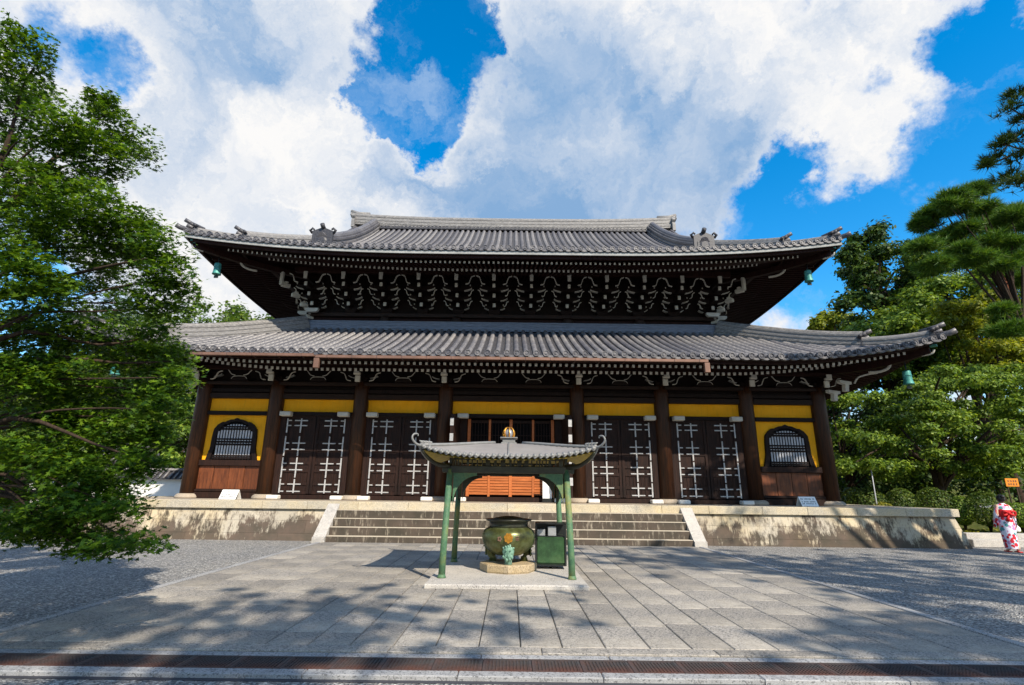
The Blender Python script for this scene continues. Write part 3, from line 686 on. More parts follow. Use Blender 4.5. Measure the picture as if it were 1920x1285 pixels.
for i in range(20):
    for j in range(8): F.append((i*9+j, i*9+9+j, i*9+10+j, i*9+j+1))
m.add(V, F); m.build('back_tiles', 'pan', upper)
side_surface(Lw, {1: 5.5, 3: 5.5, 2: 5.34}, (1, 3, 2), 'side_tiles', lower)
for s_ in (-1, 1):                                         # gable walls
    m = MB(); pts = [(YB-6.2+12.4*i/10, 0) for i in range(11)]
    poly = [(p[0], rz(U, 9, 28.5-abs(p[0]-28.5))-.08) for p in pts]
    a, b = sorted((s_*8.9, s_*9.0)); MB().prism([(poly[0][0], poly[0][1]-.6)]+poly+[(poly[-1][0], poly[-1][1]-.6)], a, b, axis='x').build('gable_wall', 'wood_dark', upper)

def stack(path, wd, hs_, mat, name, parent, jut=.03):        # ridge of stacked flat tiles: each course its own piece
    z = 0
    for i, h in enumerate(hs_):
        ww = wd-(.012*i)+(jut if i % 2 else 0)
        MB().sweep(path, [(-ww, z), (ww, z), (ww, z+h-.012), (ww-.012, z+h-.002), (-ww+.012, z+h-.002), (-ww, z+h-.012)]).build(name, mat, parent); z += h
    r = wd*.62
    MB().sweep(path, [(-r, z)]+[(-r*math.cos(math.pi*j/6), z+r*.95*math.sin(math.pi*j/6)) for j in range(1, 6)]+[(r, z)], sm=False).build('ridge_cap', mat, parent)
    return z
def ogre_tile(h, wd):                                      # onigawara: shouldered slab with horned crown and a boss
    m = MB(); o = [(-.5, 0), (.5, 0), (.5, .38), (.44, .48), (.55, .60), (.50, .72), (.36, .70), (.28, .78), (.16, .80), (.13, .92), (.0, .99)]
    poly = [(a*wd, b*h) for a, b in o]+[(-a*wd, b*h) for a, b in o[-2:1:-1]]
    m.prism(poly, -.09, .09)
    inn_ = [(a*.80, b*.62+.07*h) for a, b in poly if b < .75*h]
    for sx in (-1, 1): m.tube([(sx*wd*.30, -.11, h*.60), (sx*wd*.46, -.15, h*.72), (sx*wd*.40, -.17, h*.82), (sx*wd*.28, -.15, h*.78)], [.06, .055, .045, .03], 7)
    m.tube([(0, .1, h*.96), (0, -.12, h*.95), (0, -.28, h*1.0)], [.085, .09, .095], 10)
    for sx in (-1, 1): m.tube([(sx*wd*.2, .1, h*.80), (sx*wd*.22, -.16, h*.80), (sx*wd*.23, -.24, h*.82)], [.07, .075, .08], 9)
    m.lathe([(.001, -.05), (wd*.24, -.03), (wd*.24, .03), (.001, .05)], 16); 
    return m
def boss_slab(h, wd):
    m = MB(); m.prism([(-wd*.5, 0), (wd*.5, 0), (wd*.5, h*.7), (wd*.56, h*.78), (0, h), (-wd*.56, h*.78), (-wd*.5, h*.7)], -.07, .07)
    m.prism([(-wd*.34, h*.1), (wd*.34, h*.1), (wd*.34, h*.5), (0, h*.68), (-wd*.34, h*.5)], -.095, -.07); 
    n = 10; m.add([(.17*wd*math.cos(2*math.pi*j/n)*1.0, -.13, h*.32+.17*wd*math.sin(2*math.pi*j/n)) for j in range(n)]+[(.26*wd*math.cos(2*math.pi*j/n), -.094, h*.32+.26*wd*math.sin(2*math.pi*j/n)) for j in range(n)],
          [tuple(range(n))]+[(j, (j+1) % n, n+(j+1) % n, n+j) for j in range(n)])
    for sx in (-1, 1): m.tube([(sx*wd*.52, -.02, h*.72), (sx*wd*.62, -.06, h*.84), (sx*wd*.50, -.08, h*.93), (sx*wd*.42, -.07, h*.86)], [.07, .065, .055, .04], 7)
    m.tube([(0, .1, h*.97), (0, -.10, h*1.0), (0, -.22, h*1.08)], [.09, .10, .10], 9)
    return m
# main ridge
RX = 9.55
rp = [(-RX+2*RX*i/24, YB, rz(U, 0, 28.5)-.06+.22*abs(-1+2*i/24)**3) for i in range(25)]
stack(rp, .30, [.11]*6, 'noshi', 'ridge_course', upper)
rm = disc_mesh(.075)
for i in range(74): xx = -8.2+16.4*i/73; obj('ridge_eave_tile', rm, upper, (xx, YB-.44, rz(U, 0, 28.35)+.05))
MB().box(-8.3, 8.3, YB-.42, YB-.28, rz(U, 0, 28.3)-.02, rz(U, 0, 28.3)+.10).build('ridge_base', 'pan', upper)
for s_ in (-1, 1):
    o = ogre_tile(1.15, .95).build('ridge_end_tile', 'noshi', upper); o.location = (s_*(RX+.05), YB, rz(U, 0, 28.5)-.1); o.rotation_euler = (0, 0, s_*math.pi/2)
    MB().tube([(s_*(RX-.8), YB, rp[-1][2]+.80), (s_*(RX-.1), YB, rp[-1][2]+.83), (s_*(RX+.35), YB, rp[-1][2]+1.0)], [.12, .13, .10], 9).build('ridge_horn', 'noshi', upper)
    # descending ridges on the front slope
    dp = []
    for i in range(15):
        Y = 21.35+(YB-.1-21.35)*i/14; xx = 8.55-.1*math.sin(i/14*math.pi)-.25*(i/14)**2; dp.append((s_*xx, Y, rz(U, xx, Y)-.02))
    stack(dp, .26, [.10]*5, 'tile', 'descending_course', upper, .07)
    o = boss_slab(.98, .92).build('ogre_tile', 'pan', upper); o.location = (s_*8.55, 21.26, rz(U, 8.55, 21.2)-.02)
    # outer verge beyond the descending ridge
    vp = [(s_*9.45, Y, rz(U, 9.45, Y)+.02) for Y in np.linspace(22.9, 28.3, 9)]; stack(vp, .12, [.07]*2, 'tile', 'verge_course', upper)
def hip(r, xa, xb, courses, wd, name, part, mat, s_, dz=0, yfun=None):
    pts = []
    for i in range(11):
        x = xa+(xb-xa)*i/10; Y = yfun(x); pts.append((s_*x, Y, rz(r, x, Y)+dz))
    stack(pts, wd, courses, mat, name, part); return pts
hu = lambda x: U.Ye+(U.Xt-x)*(22.9-U.Ye)/(U.Xt-9.36)
hl = lambda x: Lw.Ye+(Lw.Xt-x)*(Lw.Yt-Lw.Ye)/(Lw.Xt-9.3)
def hip_end(p, q, part, s_, sc_=1.0):                      # ornament at the end of a hip ridge pointing outwards
    d = Vector((p[0]-q[0], p[1]-q[1], 0)).normalized(); rzz = math.atan2(d.y, d.x)+math.pi/2
    o = boss_slab(.50*sc_, .46*sc_).build('ogre_tile', 'pan', part); o.location = (p[0], p[1], p[2]-.02); o.rotation_euler = (0, 0, rzz)
    base = Vector(p); up_ = Vector((0, 0, 1))
    for h_, ln, lift in ((.50*sc_, .40, .10), (.30*sc_, .30, .06)):
        for off in (-.08, .08) if h_ > .5*sc_ else (0,):
            side = Vector((d.y, -d.x, 0))*off
            MB().tube([base-d*.35+up_*(h_-.06)+side, base+d*ln*.4+up_*(h_+lift*.25)+side, base+d*ln+up_*(h_+lift)+side], [.075, .078, .082], 9).build('bird_rest_tile', 'tile', part)
for s_ in (-1, 1):
    p1 = hip(U, 9.2, 11.7, [.08]*5, .20, 'hip_course', upper, 'noshi', s_, -.02, hu); hip_end(p1[-1], p1[-2], upper, s_, .95)
    p2 = hip(U, 11.5, 13.0, [.07]*3, .18, 'hip_course', upper, 'noshi', s_, -.02, hu); hip_end(p2[-1], p2[-2], upper, s_, .8)
    d = Vector((s_, -1, 0)).normalized(); c_ = Vector((s_*13.2, 19.06, rz(U, 13.2, 19.0)+.10))
    MB().tube([c_-d*.4, c_+d*.25+Vector((0, 0, .05)), c_+d*.38+Vector((0, 0, .10))], .10, 10).build('corner_tile', 'tile', upper)
    p1 = hip(Lw, 9.25, 13.2, [.085]*6, .22, 'hip_course', lower, 'noshi', s_, -.02, hl); hip_end(p1[-1], p1[-2], lower, s_, 1.0)
    p2 = hip(Lw, 13.0, 14.75, [.075]*4, .19, 'hip_course', lower, 'noshi', s_, -.02, hl); hip_end(p2[-1], p2[-2], lower, s_, .9)
    c_ = Vector((s_*14.95, 17.32, rz(Lw, 14.95, 17.3)+.10)); d = Vector((s_*.98, -.9, 0)).normalized()
    MB().tube([c_-d*.4, c_+d*.22+Vector((0, 0, .05)), c_+d*.4+Vector((0, 0, .12))], .10, 10).build('corner_tile', 'tile', lower)
# flashing ridge where the lower roof meets the upper wall
zt = Lw.z0+Lw.H
for i in range(6):
    e = .02*(i % 2); MB().box(-9.42-e, 9.42+e, 22.50-e+.012*i, 22.95, zt-.03+i*.075, zt-.03+i*.075+.066).build('flashing_course', 'noshi_blue', lower)
for s_ in (-1, 1):
    a, b = sorted((s_*9.0, s_*9.40)); MB().box(a, b, 22.96, 34.2, zt-.03, zt+.42).build('flashing_course', 'noshi_blue', lower)

# ---- eaves: boards, soffit, rafters
def eave_path(r, off, dz, n=60, xm=None):
    X = (xm or r.Xt)-off*(xm is None); return [(-X+2*X*i/n, r.Ye+off, r.z0+dz+r.rise*urise(r.Xt-abs(-X+2*X*i/n)-off, r.Lc, r.p)) for i in range(n+1)]
def side_path(r, s_, off, dz, n=40):
    D = r.Dy-off; return [(s_*(r.Xt-off), YB-D+2*D*i/n, r.z0+dz+r.rise*urise(r.Dy-abs(-D+2*D*i/n)-off, r.Lc, r.p)) for i in range(n+1)]
def board(r, off, dz, th, hh, name, mat, part):
    sec = [(-th/2, 0), (th/2, 0), (th/2, hh), (-th/2, hh)]
    MB().sweep(eave_path(r, off, dz), sec).build(name, mat, part)
    for s_ in (-1, 1): MB().sweep(side_path(r, s_, off, dz), sec).build(name, mat, part)
def soffit(r, o0, o1, dz0, dz1, name, part):
    m = MB()
    for sd in range(4):
        Lh = r.Xt if sd in (0, 2) else r.Dy; NE = 40; V = []; F = []
        for i in range(NE+1):
            e = -1+2*i/NE
            for j in range(5):
                t = j/4; off = o0+(o1-o0)*t; a = e*(Lh-off); z = r.z0+dz0+(dz1-dz0)*t+r.rise*urise((1-abs(e))*Lh, r.Lc, r.p)*(1-t*.9)
                V.append({0: (a, YB-r.Dy+off, z), 1: (r.Xt-off, YB+a, z), 2: (-a, YB+r.Dy-off, z), 3: (-(r.Xt-off), YB-a, z)}[sd])
        for i in range(NE):
            for j in range(4): F.append((i*5+j, i*5+5+j, i*5+6+j, i*5+j+1))
        m.add(V, F)
    return m.build(name, 'wood_soffit', part)
def rafter_mesh(L, wd, hh):
    m = MB().box(-wd/2, wd/2, .006, L, -hh/2, hh/2); m.box(-wd/2-.002, wd/2+.002, -.004, .006, -hh/2-.002, hh/2+.002, 1); return m.mesh('rafter', ['wood_soffit', 'white_paint'])
def rafters(r, part, off, dz, slope, L, wd, hh, sp, xmax, fan, lim):
    me = rafter_mesh(L, wd, hh); n = int(xmax/sp); short = {}
    for i in range(-n, n+1):
        x = i*sp; yaw = -(fan*(x/r.Xt)); ax = abs(x); z = r.z0+dz+r.rise*urise(r.Xt-ax-off, r.Lc, r.p)*.95
        me_ = me
        if not fan:
            mL = min(L, max(.35, (r.Xt-ax-off)*.93))
            if mL < L-.01: key = round(mL*5)/5; me_ = short.setdefault(key, rafter_mesh(max(key, .3), wd, hh))
        obj('rafter', me_, part, (x, r.Ye+off, z), (math.atan(slope), 0, -yaw if fan else 0))
    m = MB()                                               # the rafters under the side eaves
    D = r.Dy-lim; n = int(D/sp)
    for s_ in (-1, 1):
        for i in range(-n, n+1):
            y = i*sp; z = r.z0+dz+r.rise*urise(r.Dy-abs(y)-off, r.Lc, r.p)*.95; LL = L if fan else min(L, max(.35, (r.Dy-abs(y)-off)*.93)); a = fan*(y/r.Dy)
            p = Vector((s_*(r.Xt-off), YB+y, z)); dd = Vector((-s_*math.cos(a), -math.sin(a), 0)); q = p+dd*LL+Vector((0, 0, slope*LL)); sd_ = Vector((-dd.y, dd.x, 0))*wd/2; u_ = Vector((0, 0, hh/2))
            V = [p-sd_-u_, p+sd_-u_, p+sd_+u_, p-sd_+u_, q-sd_-u_, q+sd_-u_, q+sd_+u_, q-sd_+u_]
            m.add(V, [(0, 1, 2, 3), (4, 7, 6, 5), (0, 4, 5, 1), (1, 5, 6, 2), (2, 6, 7, 3), (3, 7, 4, 0)], [1, 0, 0, 0, 0, 0])
    tag(m.build('side_rafters', ['wood_soffit', 'white_paint'], part), kind='stuff')
ue = soffit(U, .25, 4.6, -.15, .78, 'upper_eave', hall)
board(U, .05, -.215, .05, .135, 'eave_board', 'eave_board', ue); board(U, .20, -.33, .10, .17, 'fascia', 'wood_soffit', ue)
rafters(U, ue, .45, -.385, .20, 1.6, .075, .085, .1965, 11.75, R(40), 1.4)
rafters(U, ue, 1.5, -.27, .26, 3.2, .085, .10, .1965, 10.45, R(40), 2.6)
board(U, 1.62, -.21, .10, .13, 'flying_rafter_sill', 'wood_soffit', ue)
le = soffit(Lw, .25, 3.2, -.10, .42, 'lower_eave', hall)
board(Lw, .14, -.10, .06, .09, 'eave_board', 'wood_beam', le); board(Lw, .24, -.19, .09, .09, 'fascia', 'wood_soffit', le)
rafters(Lw, le, .42, -.25, .18, 1.4, .085, .09, .212, 13.85, 0, .9)
rafters(Lw, le, 1.34, -.29, .22, 2.0, .095, .10, .2035, 12.75, 0, 2.2)
board(Lw, 1.45, -.22, .09, .12, 'flying_rafter_sill', 'wood_soffit', le)
for r, part, o0, o1, dz0, dz1 in ((U, ue, .35, 4.2, -.42, .35), (Lw, le, .35, 3.1, -.34, .25)):
    for s_ in (-1, 1):                                     # hip rafters with curled white noses and green caps
        P = []
        for t in np.linspace(0, 1, 7):
            off = o0+(o1-o0)*t; P.append((s_*(r.Xt-off), r.Ye+off, r.z0+dz0+(dz1-dz0)*t+r.rise*(1-t)**2))
        MB().sweep(P, [(-.10, -.14), (.10, -.14), (.10, .10), (-.10, .10)]).build('hip_rafter', 'wood_soffit', part)
        d = Vector((s_, -1, 0)).normalized(); c_ = Vector(P[0])
        MB().sweep([c_+d*.02+Vector((0, 0, .115)), c_+d*.22+Vector((0, 0, .125)), c_-d*.35+Vector((0, 0, .09))][::1][:2], [(-.13, -.03), (.13, -.03), (.13, .02), (-.13, .02)]).build('copper_cap', 'patina_bell', part)
        MB().tube(smooth_pts([c_+d*.12+Vector((0, 0, -.02)), c_+d*.06+Vector((0, 0, -.13)), c_-d*.10+Vector((0, 0, -.17)), c_-d*.32+Vector((0, 0, -.17))]), .035, 7).build('rafter_nose', 'white_paint', part)
        t = .36; off = o0+(o1-o0)*t; b_ = Vector((s_*(r.Xt-off), r.Ye+off, r.z0+dz0+(dz1-dz0)*t+r.rise*(1-t)**2-.20))
        MB().tube(smooth_pts([b_+d*.20+Vector((0, 0, .12)), b_+d*.10+Vector((0, 0, -.02)), b_-d*.15+Vector((0, 0, -.10)), b_-d*.5+Vector((0, 0, -.08))]), .05, 7).build('rafter_nose', 'white_paint', part)

# ---- bracket sets under the upper eave
def arm(L, th, hh, y0, y1, z):                             # bracket arm: flat top, ends curving up, white band on the curve
    q = [(-L/2, z+hh), (-L/2, z+hh*.62), (-L*.46, z+hh*.42), (-L*.36, z+hh*.16), (-L*.24, z)]
    poly = q+[(-a, b) for a, b in q[::-1]]
    m = MB().prism(poly, y0, y1)
    for s_ in (-1, 1): m.ribbon([(s_*a, b-.008) for a, b in q[1:]], .028, y0-.012, y1-.002, 1)
    return m
def s_curve(hw, h, s_, y0, y1, x0, z0, wd=.05):
    pts = smooth_pts([(x0, z0), (x0+s_*hw*.35, z0+h*.10), (x0+s_*hw*.5, z0+h*.5), (x0+s_*hw*.66, z0+h*.86), (x0+s_*hw, z0+h)], 3)
    return MB().ribbon(pts, wd, y0, y1, 0)
def bracket_set(z, corner=False):
    b = MB(); b.add([(-.20, YM-.20, z), (.20, YM-.20, z), (.20, YM+.12, z), (-.20, YM+.12, z), (-.27, YM-.27, z+.12), (.27, YM-.27, z+.12), (.27, YM+.12, z+.12), (-.27, YM+.12, z+.12), (-.27, YM-.27, z+.24), (.27, YM-.27, z+.24), (.27, YM+.12, z+.24), (-.27, YM+.12, z+.24)],
          [(0, 3, 2, 1), (0, 1, 5, 4), (1, 2, 6, 5), (2, 3, 7, 6), (3, 0, 4, 7), (4, 5, 9, 8), (5, 6, 10, 9), (6, 7, 11, 10), (7, 4, 8, 11), (8, 9, 10, 11)])
    root = b.build('bracket_set', 'wood_dark', hall)
    for k_ in range(3):
        Yk = YM-.08-.46*k_; zk = z+.24+.30*k_; L = (.95, 1.18, 1.30)[k_]
        arm(L, .12, .19, Yk-.07, Yk+.07, zk).build('bracket_arm', ['wood_dark', 'white_paint'], root)
        MB().box(-.085, .085, Yk-.54, Yk-.075, zk-.03, zk+.17).build('forward_arm', 'wood_dark', root)
        nz_ = (.066, .062, .060)[k_]
        MB().cbox(-nz_, nz_, Yk-.60, Yk-.542, zk-.04, zk+.14, .012).build('nose', 'white_paint', root)
        for xx in (-L/2+.07, 0, L/2-.07):
            if k_ < 2 or xx != 0: MB().cbox(xx-.075, xx+.075, Yk-.085, Yk+.085, zk+.192, zk+.288, .02).build('bearing_block', 'wood_dark', root)
            if xx != 0: MB().cbox(xx-.025, xx+.025, Yk-.098, Yk-.087, zk+.20, zk+.27, .006).build('block_mark', 'white_paint', root)
    # tail of the lever arm at the top and curved struts reaching out to the neighbours
    MB().prism([(-.07, z+1.08), (.07, z+1.08), (.085, z+1.40), (-.085, z+1.40)], YM-1.74, YM-1.68).build('lever_tail', 'white_paint', root)
    MB().box(-.07, .07, YM-1.67, YM-.5, z+1.14, z+1.34).build('lever_arm', 'wood_dark', root)
    for s_ in (-1, 1):
        s_curve(.40, .40, s_, YM-1.52, YM-1.44, s_*.40, z+.98, .031).build('arch_strut', 'white_paint', root)
        s_curve(.24, .28, s_, YM-1.06, YM-.99, s_*.50, z+.60, .027).build('arch_strut', 'white_paint', root)
        s_curve(.22, .24, s_, YM-.60, YM-.53, s_*.44, z+.27, .025).build('arch_strut', 'white_paint', root)
    return root
BZ = 9.42; b0 = bracket_set(BZ)
for i in range(12):
    o = b0 if i == 0 else copy_tree(b0, hall); o.location = (-9.16+18.32*i/11, 0, 0)
for s_ in (-1, 1):                                         # the same sets round the corner, and the white corner noses
    for i in range(1, 7):
        o = copy_tree(b0, hall); o.rotation_euler = (0, 0, s_*math.pi/2)
        o.location = (s_*9.16+s_*YM, YM+1.66*i, 0)
    base = Vector((s_*9.16, YM, 0)); d = Vector((s_, -1, 0)).normalized()
    for o_, z_, ln in ((.30, 9.10, .34), (.62, 9.60, .34), (1.05, 9.95, .36), (1.55, 10.30, .38)):
        q = MB().cbox(-.085, .085, -ln/2, ln/2, 0, .17, .015).build('corner_nose', 'white_paint', hall); p_ = base+d*o_; q.location = (p_.x, p_.y, z_); q.rotation_euler = (0, 0, s_*R(45)); 
        q = MB().cbox(-.12, .12, -.08, .08, .18, .26, .02).build('corner_block', 'white_paint', hall); q.location = (p_.x, p_.y, z_); q.rotation_euler = (0, 0, s_*R(45))
    for dx, dy in ((s_*.48, -.05), (-s_*.02, -.50)):
        q = MB().prism([(-.30, .2), (.30, .2), (.30, .10), (.20, .02), (-.20, .02), (-.30, .10)], -.08, .08).build('corner_arm', 'white_paint', hall); q.location = (base.x+dx, base.y+dy-.1, 9.28)
    q = MB().prism([(-.07, -.30), (.07, -.30), (.08, .30), (-.08, .30)], -.05, .05).build('corner_tail', 'white_paint', hall); q.location = (s_*10.35, 21.75, 10.62); q.rotation_euler = (0, 0, s_*R(20))
beam(-9.7, 9.7, YM-1.62, YM-1.42, BZ+1.42, BZ+1.68, 'eave_purlin', 'wood_soffit')
beam(-9.5, 9.5, YM-.30, YM+.10, 9.22, 9.40, 'upper_wall_plate', 'wood_beam'); beam(-9.4, 9.4, YM-.16, YM+.10, 8.70, 9.20, 'upper_beam', 'wood_soffit')
for s_ in (-1, 1):
    a, b = sorted((s_*10.6, s_*10.8)); MB().box(a, b, YM-1.5, 35.4, BZ+1.42, BZ+1.66).build('eave_purlin', 'wood_soffit', hall)
for x in (-5.86, -2.56, 2.56, 5.86): MB().lathe([(.22, 8.75), (.24, 9.0), (.25, 9.10), (.18, 9.22)], 16, (x, YM-.28, 0)).build('upper_column', 'wood_beam', hall)

# ---- bracket sets and struts under the lower eave
def low_set():
    z = 5.585; b = MB(); y = YC
    b.box(-.21, .21, y-.28, y+.11, z+.06, z+.20); root = b.build('bracket_set', 'wood_dark', hall)
    MB().box(-.16, .16, y-.22, y+.11, z, z+.058).build('bearing_block', 'wood_dark', root)
    arm(1.15, .12, .17, y-.08, y+.08, z+.205).build('bracket_arm', ['wood_dark', 'white_paint'], root)
    MB().box(-.08, .08, y-.72, y-.09, z+.02, z+.19).build('forward_arm', 'wood_dark', root)
    MB().cbox(-.095, .095, y-.80, y-.722, z-.08, z+.17, .012).build('nose', 'white_paint', root)
    MB().box(-.08, .08, y-.92, y-.09, z+.21, z+.34).build('forward_arm', 'wood_dark', root)
    MB().cbox(-.13, .13, y-.95, y-.84, z+.175, z+.255, .01).build('nose_block', 'white_paint', root)
    MB().cbox(-.10, .10, y-1.0, y-.952, z+.20, z+.38, .012).build('nose', 'white_paint', root)
    for s_ in (-1, 1): s_curve(.42, .33, s_, y-.46, y-.40, s_*.36, z+.02, .024).build('arch_strut', 'white_paint', root)
    return root
l0 = low_set()
for i, x in enumerate(XS):
    o = l0 if i == 0 else copy_tree(l0, hall); o.location = (x, 0, 0)
def strut_mesh():
    m = MB(); y = YC; z = 5.585
    m.prism([(-.34, z), (.34, z), (.26, z+.14), (.18, z+.20), (-.18, z+.20), (-.26, z+.14)], y-.36, y-.28)
    m.ribbon(smooth_pts([(-.30, z+.06), (-.22, z+.15), (0, z+.17), (.22, z+.15), (.30, z+.06)], 3), .018, y-.375, y-.361, 1)
    for s_ in (-1, 1): m.ribbon(smooth_pts([(s_*.16, z+.20), (s_*.30, z+.24), (s_*.38, z+.32), (s_*.46, z+.42)], 3), .024, y-.39, y-.36, 1)
    return m.mesh('frog_leg_strut', ['wood_dark', 'white_paint'])
fm = strut_mesh()
for i in range(7):
    a, b = XS[i], XS[i+1]
    for f_ in ((1/3, 2/3) if i == 3 else (.5,)): obj('frog_leg_strut', fm, hall, (a+(b-a)*f_, 0, 0))
beam(-12.6, 12.6, YC-.52, YC-.40, 5.99, 6.15, 'eave_purlin', 'wood_soffit')
for s_ in (-1, 1):
    for (dx, dy, z_) in ((s_*.45, -.35, 5.30), (s_*.75, -.65, 5.62)):
        q = MB().prism([(-.34, .16), (.34, .16), (.34, .06), (.16, .02), (.10, -.24), (-.10, -.24), (-.06, .02), (-.34, .06)], -.07, .07).build('corner_nose', 'white_paint', hall); q.location = (s_*12.0+dx, YC+dy, z_); q.rotation_euler = (0, 0, s_*R(25))
    MB().tube(smooth_pts([(s_*12.9, YC-1.0, 5.62), (s_*13.0, YC-1.1, 5.82), (s_*13.25, YC-1.2, 5.92), (s_*13.6, YC-1.35, 5.96)]), .033, 7).build('rafter_nose', 'white_paint', hall)
# copper gutter along the middle of the lower eave, with hangers and two short downpipes
def gutter(x0, x1, z, y, mat='copper'):
    path = [(x0, y, z), (x1, y, z)]; gt = MB().sweep(path, [(-.06, .045), (-.06, -.045), (.06, -.045), (.06, .045), (.048, .045), (.048, -.034), (-.048, -.034), (-.048, .045)]).build('rain_gutter', mat, hall)
    x = x0+.4
    while x < x1: MB().box(x-.012, x+.012, y-.06, y+.4, z-.052, z-.047).build('bracket', 'rust', gt); MB().box(x-.006, x+.006, y-.067, y-.061, z-.055, z+.05).build('hanger', 'rust', gt); x += .84
    return gt
gutter(-6.65, 6.65, 5.905, 17.17); 
for s_ in (-1, 1):
    MB().cbox(s_*6.6-.09, s_*6.6+.09, 17.10, 17.24, 5.50, 5.84, .01).build('downpipe', 'copper', hall)
gutter(-10.9, -6.72, 5.955, 17.19)

# ---- wind bells on the corners
def wind_bell(loc, label, top):
    t = thing('wind_bell', label, 'bell', loc, 0, 'bronze wind bells on the roof corners')
    MB().lathe([(.05, .50), (.115, .485), (.13, .45), (.135, .30), (.145, .12), (.17, .02), (.175, 0), (.15, 0)], 14).build('body', 'patina_bell', t)
    MB().lathe([(.142, .33), (.147, .32), (.147, .30), (.142, .29)], 14).build('band', 'patina_bell', t)
    MB().tube([(0, 0, .48), (0, 0, .56), (0, 0, top)], .02, 6).build('hook', 'black_metal', t)
    MB().tube([(0, 0, .1), (0, 0, -.06)], .012, 5).build('clapper_rod', 'black_metal', t)
    MB().cbox(-.09, .09, -.01, .01, -.16, -.05, .004).build('wind_plate', 'bronze_dark', t)
def belly(r, s_, x, o0, o1, dz0, dz1):
    off = r.Xt-x; tt = (off-o0)/(o1-o0); return r.Ye+off, r.z0+dz0+(dz1-dz0)*tt+r.rise*(1-tt)**2-.12
for s_, lb in ((-1, 'verdigris wind bell under the upper roof corner next to the maple branches'), (1, 'verdigris wind bell under the upper roof corner towards the pines')):
    y, zz = belly(U, s_, 12.25, .35, 4.2, -.42, .35); wind_bell((s_*12.25, y, zz-.82), lb, .84)
for s_, lb in ((1, 'verdigris wind bell under the lower roof corner in front of the broadleaf tree'), (-1, 'verdigris wind bell under the lower roof corner behind the maple foliage')):
    y, zz = belly(Lw, s_, 14.1, .35, 3.1, -.34, .25); wind_bell((s_*14.1, y, zz-.85), lb, .87)

# ---- notices on the podium
def notice(x, rzz, label):
    t = thing('notice_board', label, 'notice', (x, YC-1.35, ZP), rzz, 'folded white notices on the podium')
    a = R(28); W, H = .62, .36
    b = MB().box(-W/2, W/2, -.006, .006, 0, H).build('board', 'sign_white', t); b.rotation_euler = (-a, 0, 0); b.location = (0, -.12, .0)
    c = MB().box(-W/2, W/2, -.006, .006, 0, H).build('back_leg', 'sign_white', t); c.rotation_euler = (a, 0, 0); c.location = (0, .22, .0)
    m = MB(); rr = random.Random(int(x*10))
    for zz, n, hh in ((.245, 12, .055), (.15, 12, .045), (.08, 11, .04)):  # rows of small illegible characters
        for i in range(n):
            if rr.random() < .14: continue
            xx = -W/2+.05+i*(W-.1)/n; ww = (W-.1)/n*.72
            for q in range(3): z1 = zz+hh*q/2.4; m.box(xx, xx+ww*rr.uniform(.6, 1), -.0085, -.0065, z1, z1+.007)
            for q in range(2): xv = xx+ww*rr.uniform(.1, .8); m.box(xv, xv+.008, -.0086, -.0066, zz, zz+hh)
    l = m.build('lettering', 'ink', b); return t
notice(-9.75, R(-7), 'small folded white notice beside the column next to the yellow arched window by the maple')
notice(10.35, R(7), 'small folded white notice on the podium below the yellow arched window nearest the kimono wearer')
t = thing('white_panel', 'small plain white board propped inside the open middle bay', 'board', (1.36, YC-.34, ZP-.004))
MB().cbox(-.17, .17, -.012, .012, .14, .80, .006).build('board', 'sign_white', t); MB().cbox(-.19, .19, -.10, .10, 0, .14, .01).build('foot', 'black_metal', t)

# ------------------------------------------------------------------ incense pavilion
PCX, PCY = -.04, 10.97
pl = tag(MB().cbox(PCX-1.36, PCX+1.36, PCY-1.68, PCY+1.42, .05, .135, .018).build('stone_plinth', 'plinth'), 'thin square granite plinth under the incense shelter', 'plinth')
pv = thing('incense_pavilion', 'small copper roofed shelter on four green patinated posts over the incense burner', 'shelter', (PCX, PCY, .135)); pv.scale = (.94, .91, 1.0)
ZT = 1.95
for sx in (-1, 1):
    for sy in (-1, 1):
        x, y = sx*1.22, sy*1.15; tx, ty = sx*1.15, sy*1.08
        p = MB().tube([(x, y, 0), (x*.99, y*.99, .5), (tx, ty, ZT-.135+.05)], [.066, .062, .060], 14).build('post', 'patina', pv)
        MB().lathe([(.082, 0), (.082, .02), (.072, .035), (.068, .06)], 14, (x, y, 0)).build('post_collar', 'patina', p)
def yard(fn): return fn
Zb = ZT-.135
for sy in (-1, 1):
    MB().cbox(-1.30, 1.30, sy*1.08-.05, sy*1.08+.05, Zb-.02, Zb+.11, .012).build('beam', 'bronze_dark', pv)
    fz = MB().cbox(-1.10, 1.10, sy*1.08-.03, sy*1.08+.03, Zb+.215, Zb+.255, .008).build('frieze', 'bronze_dark', pv)
    rr = random.Random(3+sy); x = -1.06
    while x < 1.06:
        ww = rr.choice([.022, .022, .05, .09]); MB().box(x, min(x+ww, 1.08), sy*1.08-.02, sy*1.08+.02, Zb+.112, Zb+.214).build('fret', 'bronze_dark', fz); x += ww+rr.choice([.035, .05, .08])
for sx in (-1, 1):
    MB().cbox(sx*1.15-.05, sx*1.15+.05, -1.02, 1.02, Zb-.02, Zb+.11, .012).build('beam', 'patina', pv)
    MB().cbox(sx*1.15-.03, sx*1.15+.03, -1.04, 1.04, Zb+.115, Zb+.255, .008).build('frieze', 'bronze_dark', pv)
def spandrel(L):                                           # curved knee under the beam
    pts = [(0, 0), (L, 0)]+[(L-L*math.sin(t), -L*1.15+L*1.15*math.cos(t)*1.0-0) for t in np.linspace(0, math.pi/2, 7)]
    q = [(0, 0), (L, 0), (L, -.05)]+[(L*(1-math.sin(t)), -.05-(L*1.15)*(1-math.cos(t))) for t in np.linspace(.15, math.pi/2, 7)]+[(0, -.05-L*1.15)]
    return q
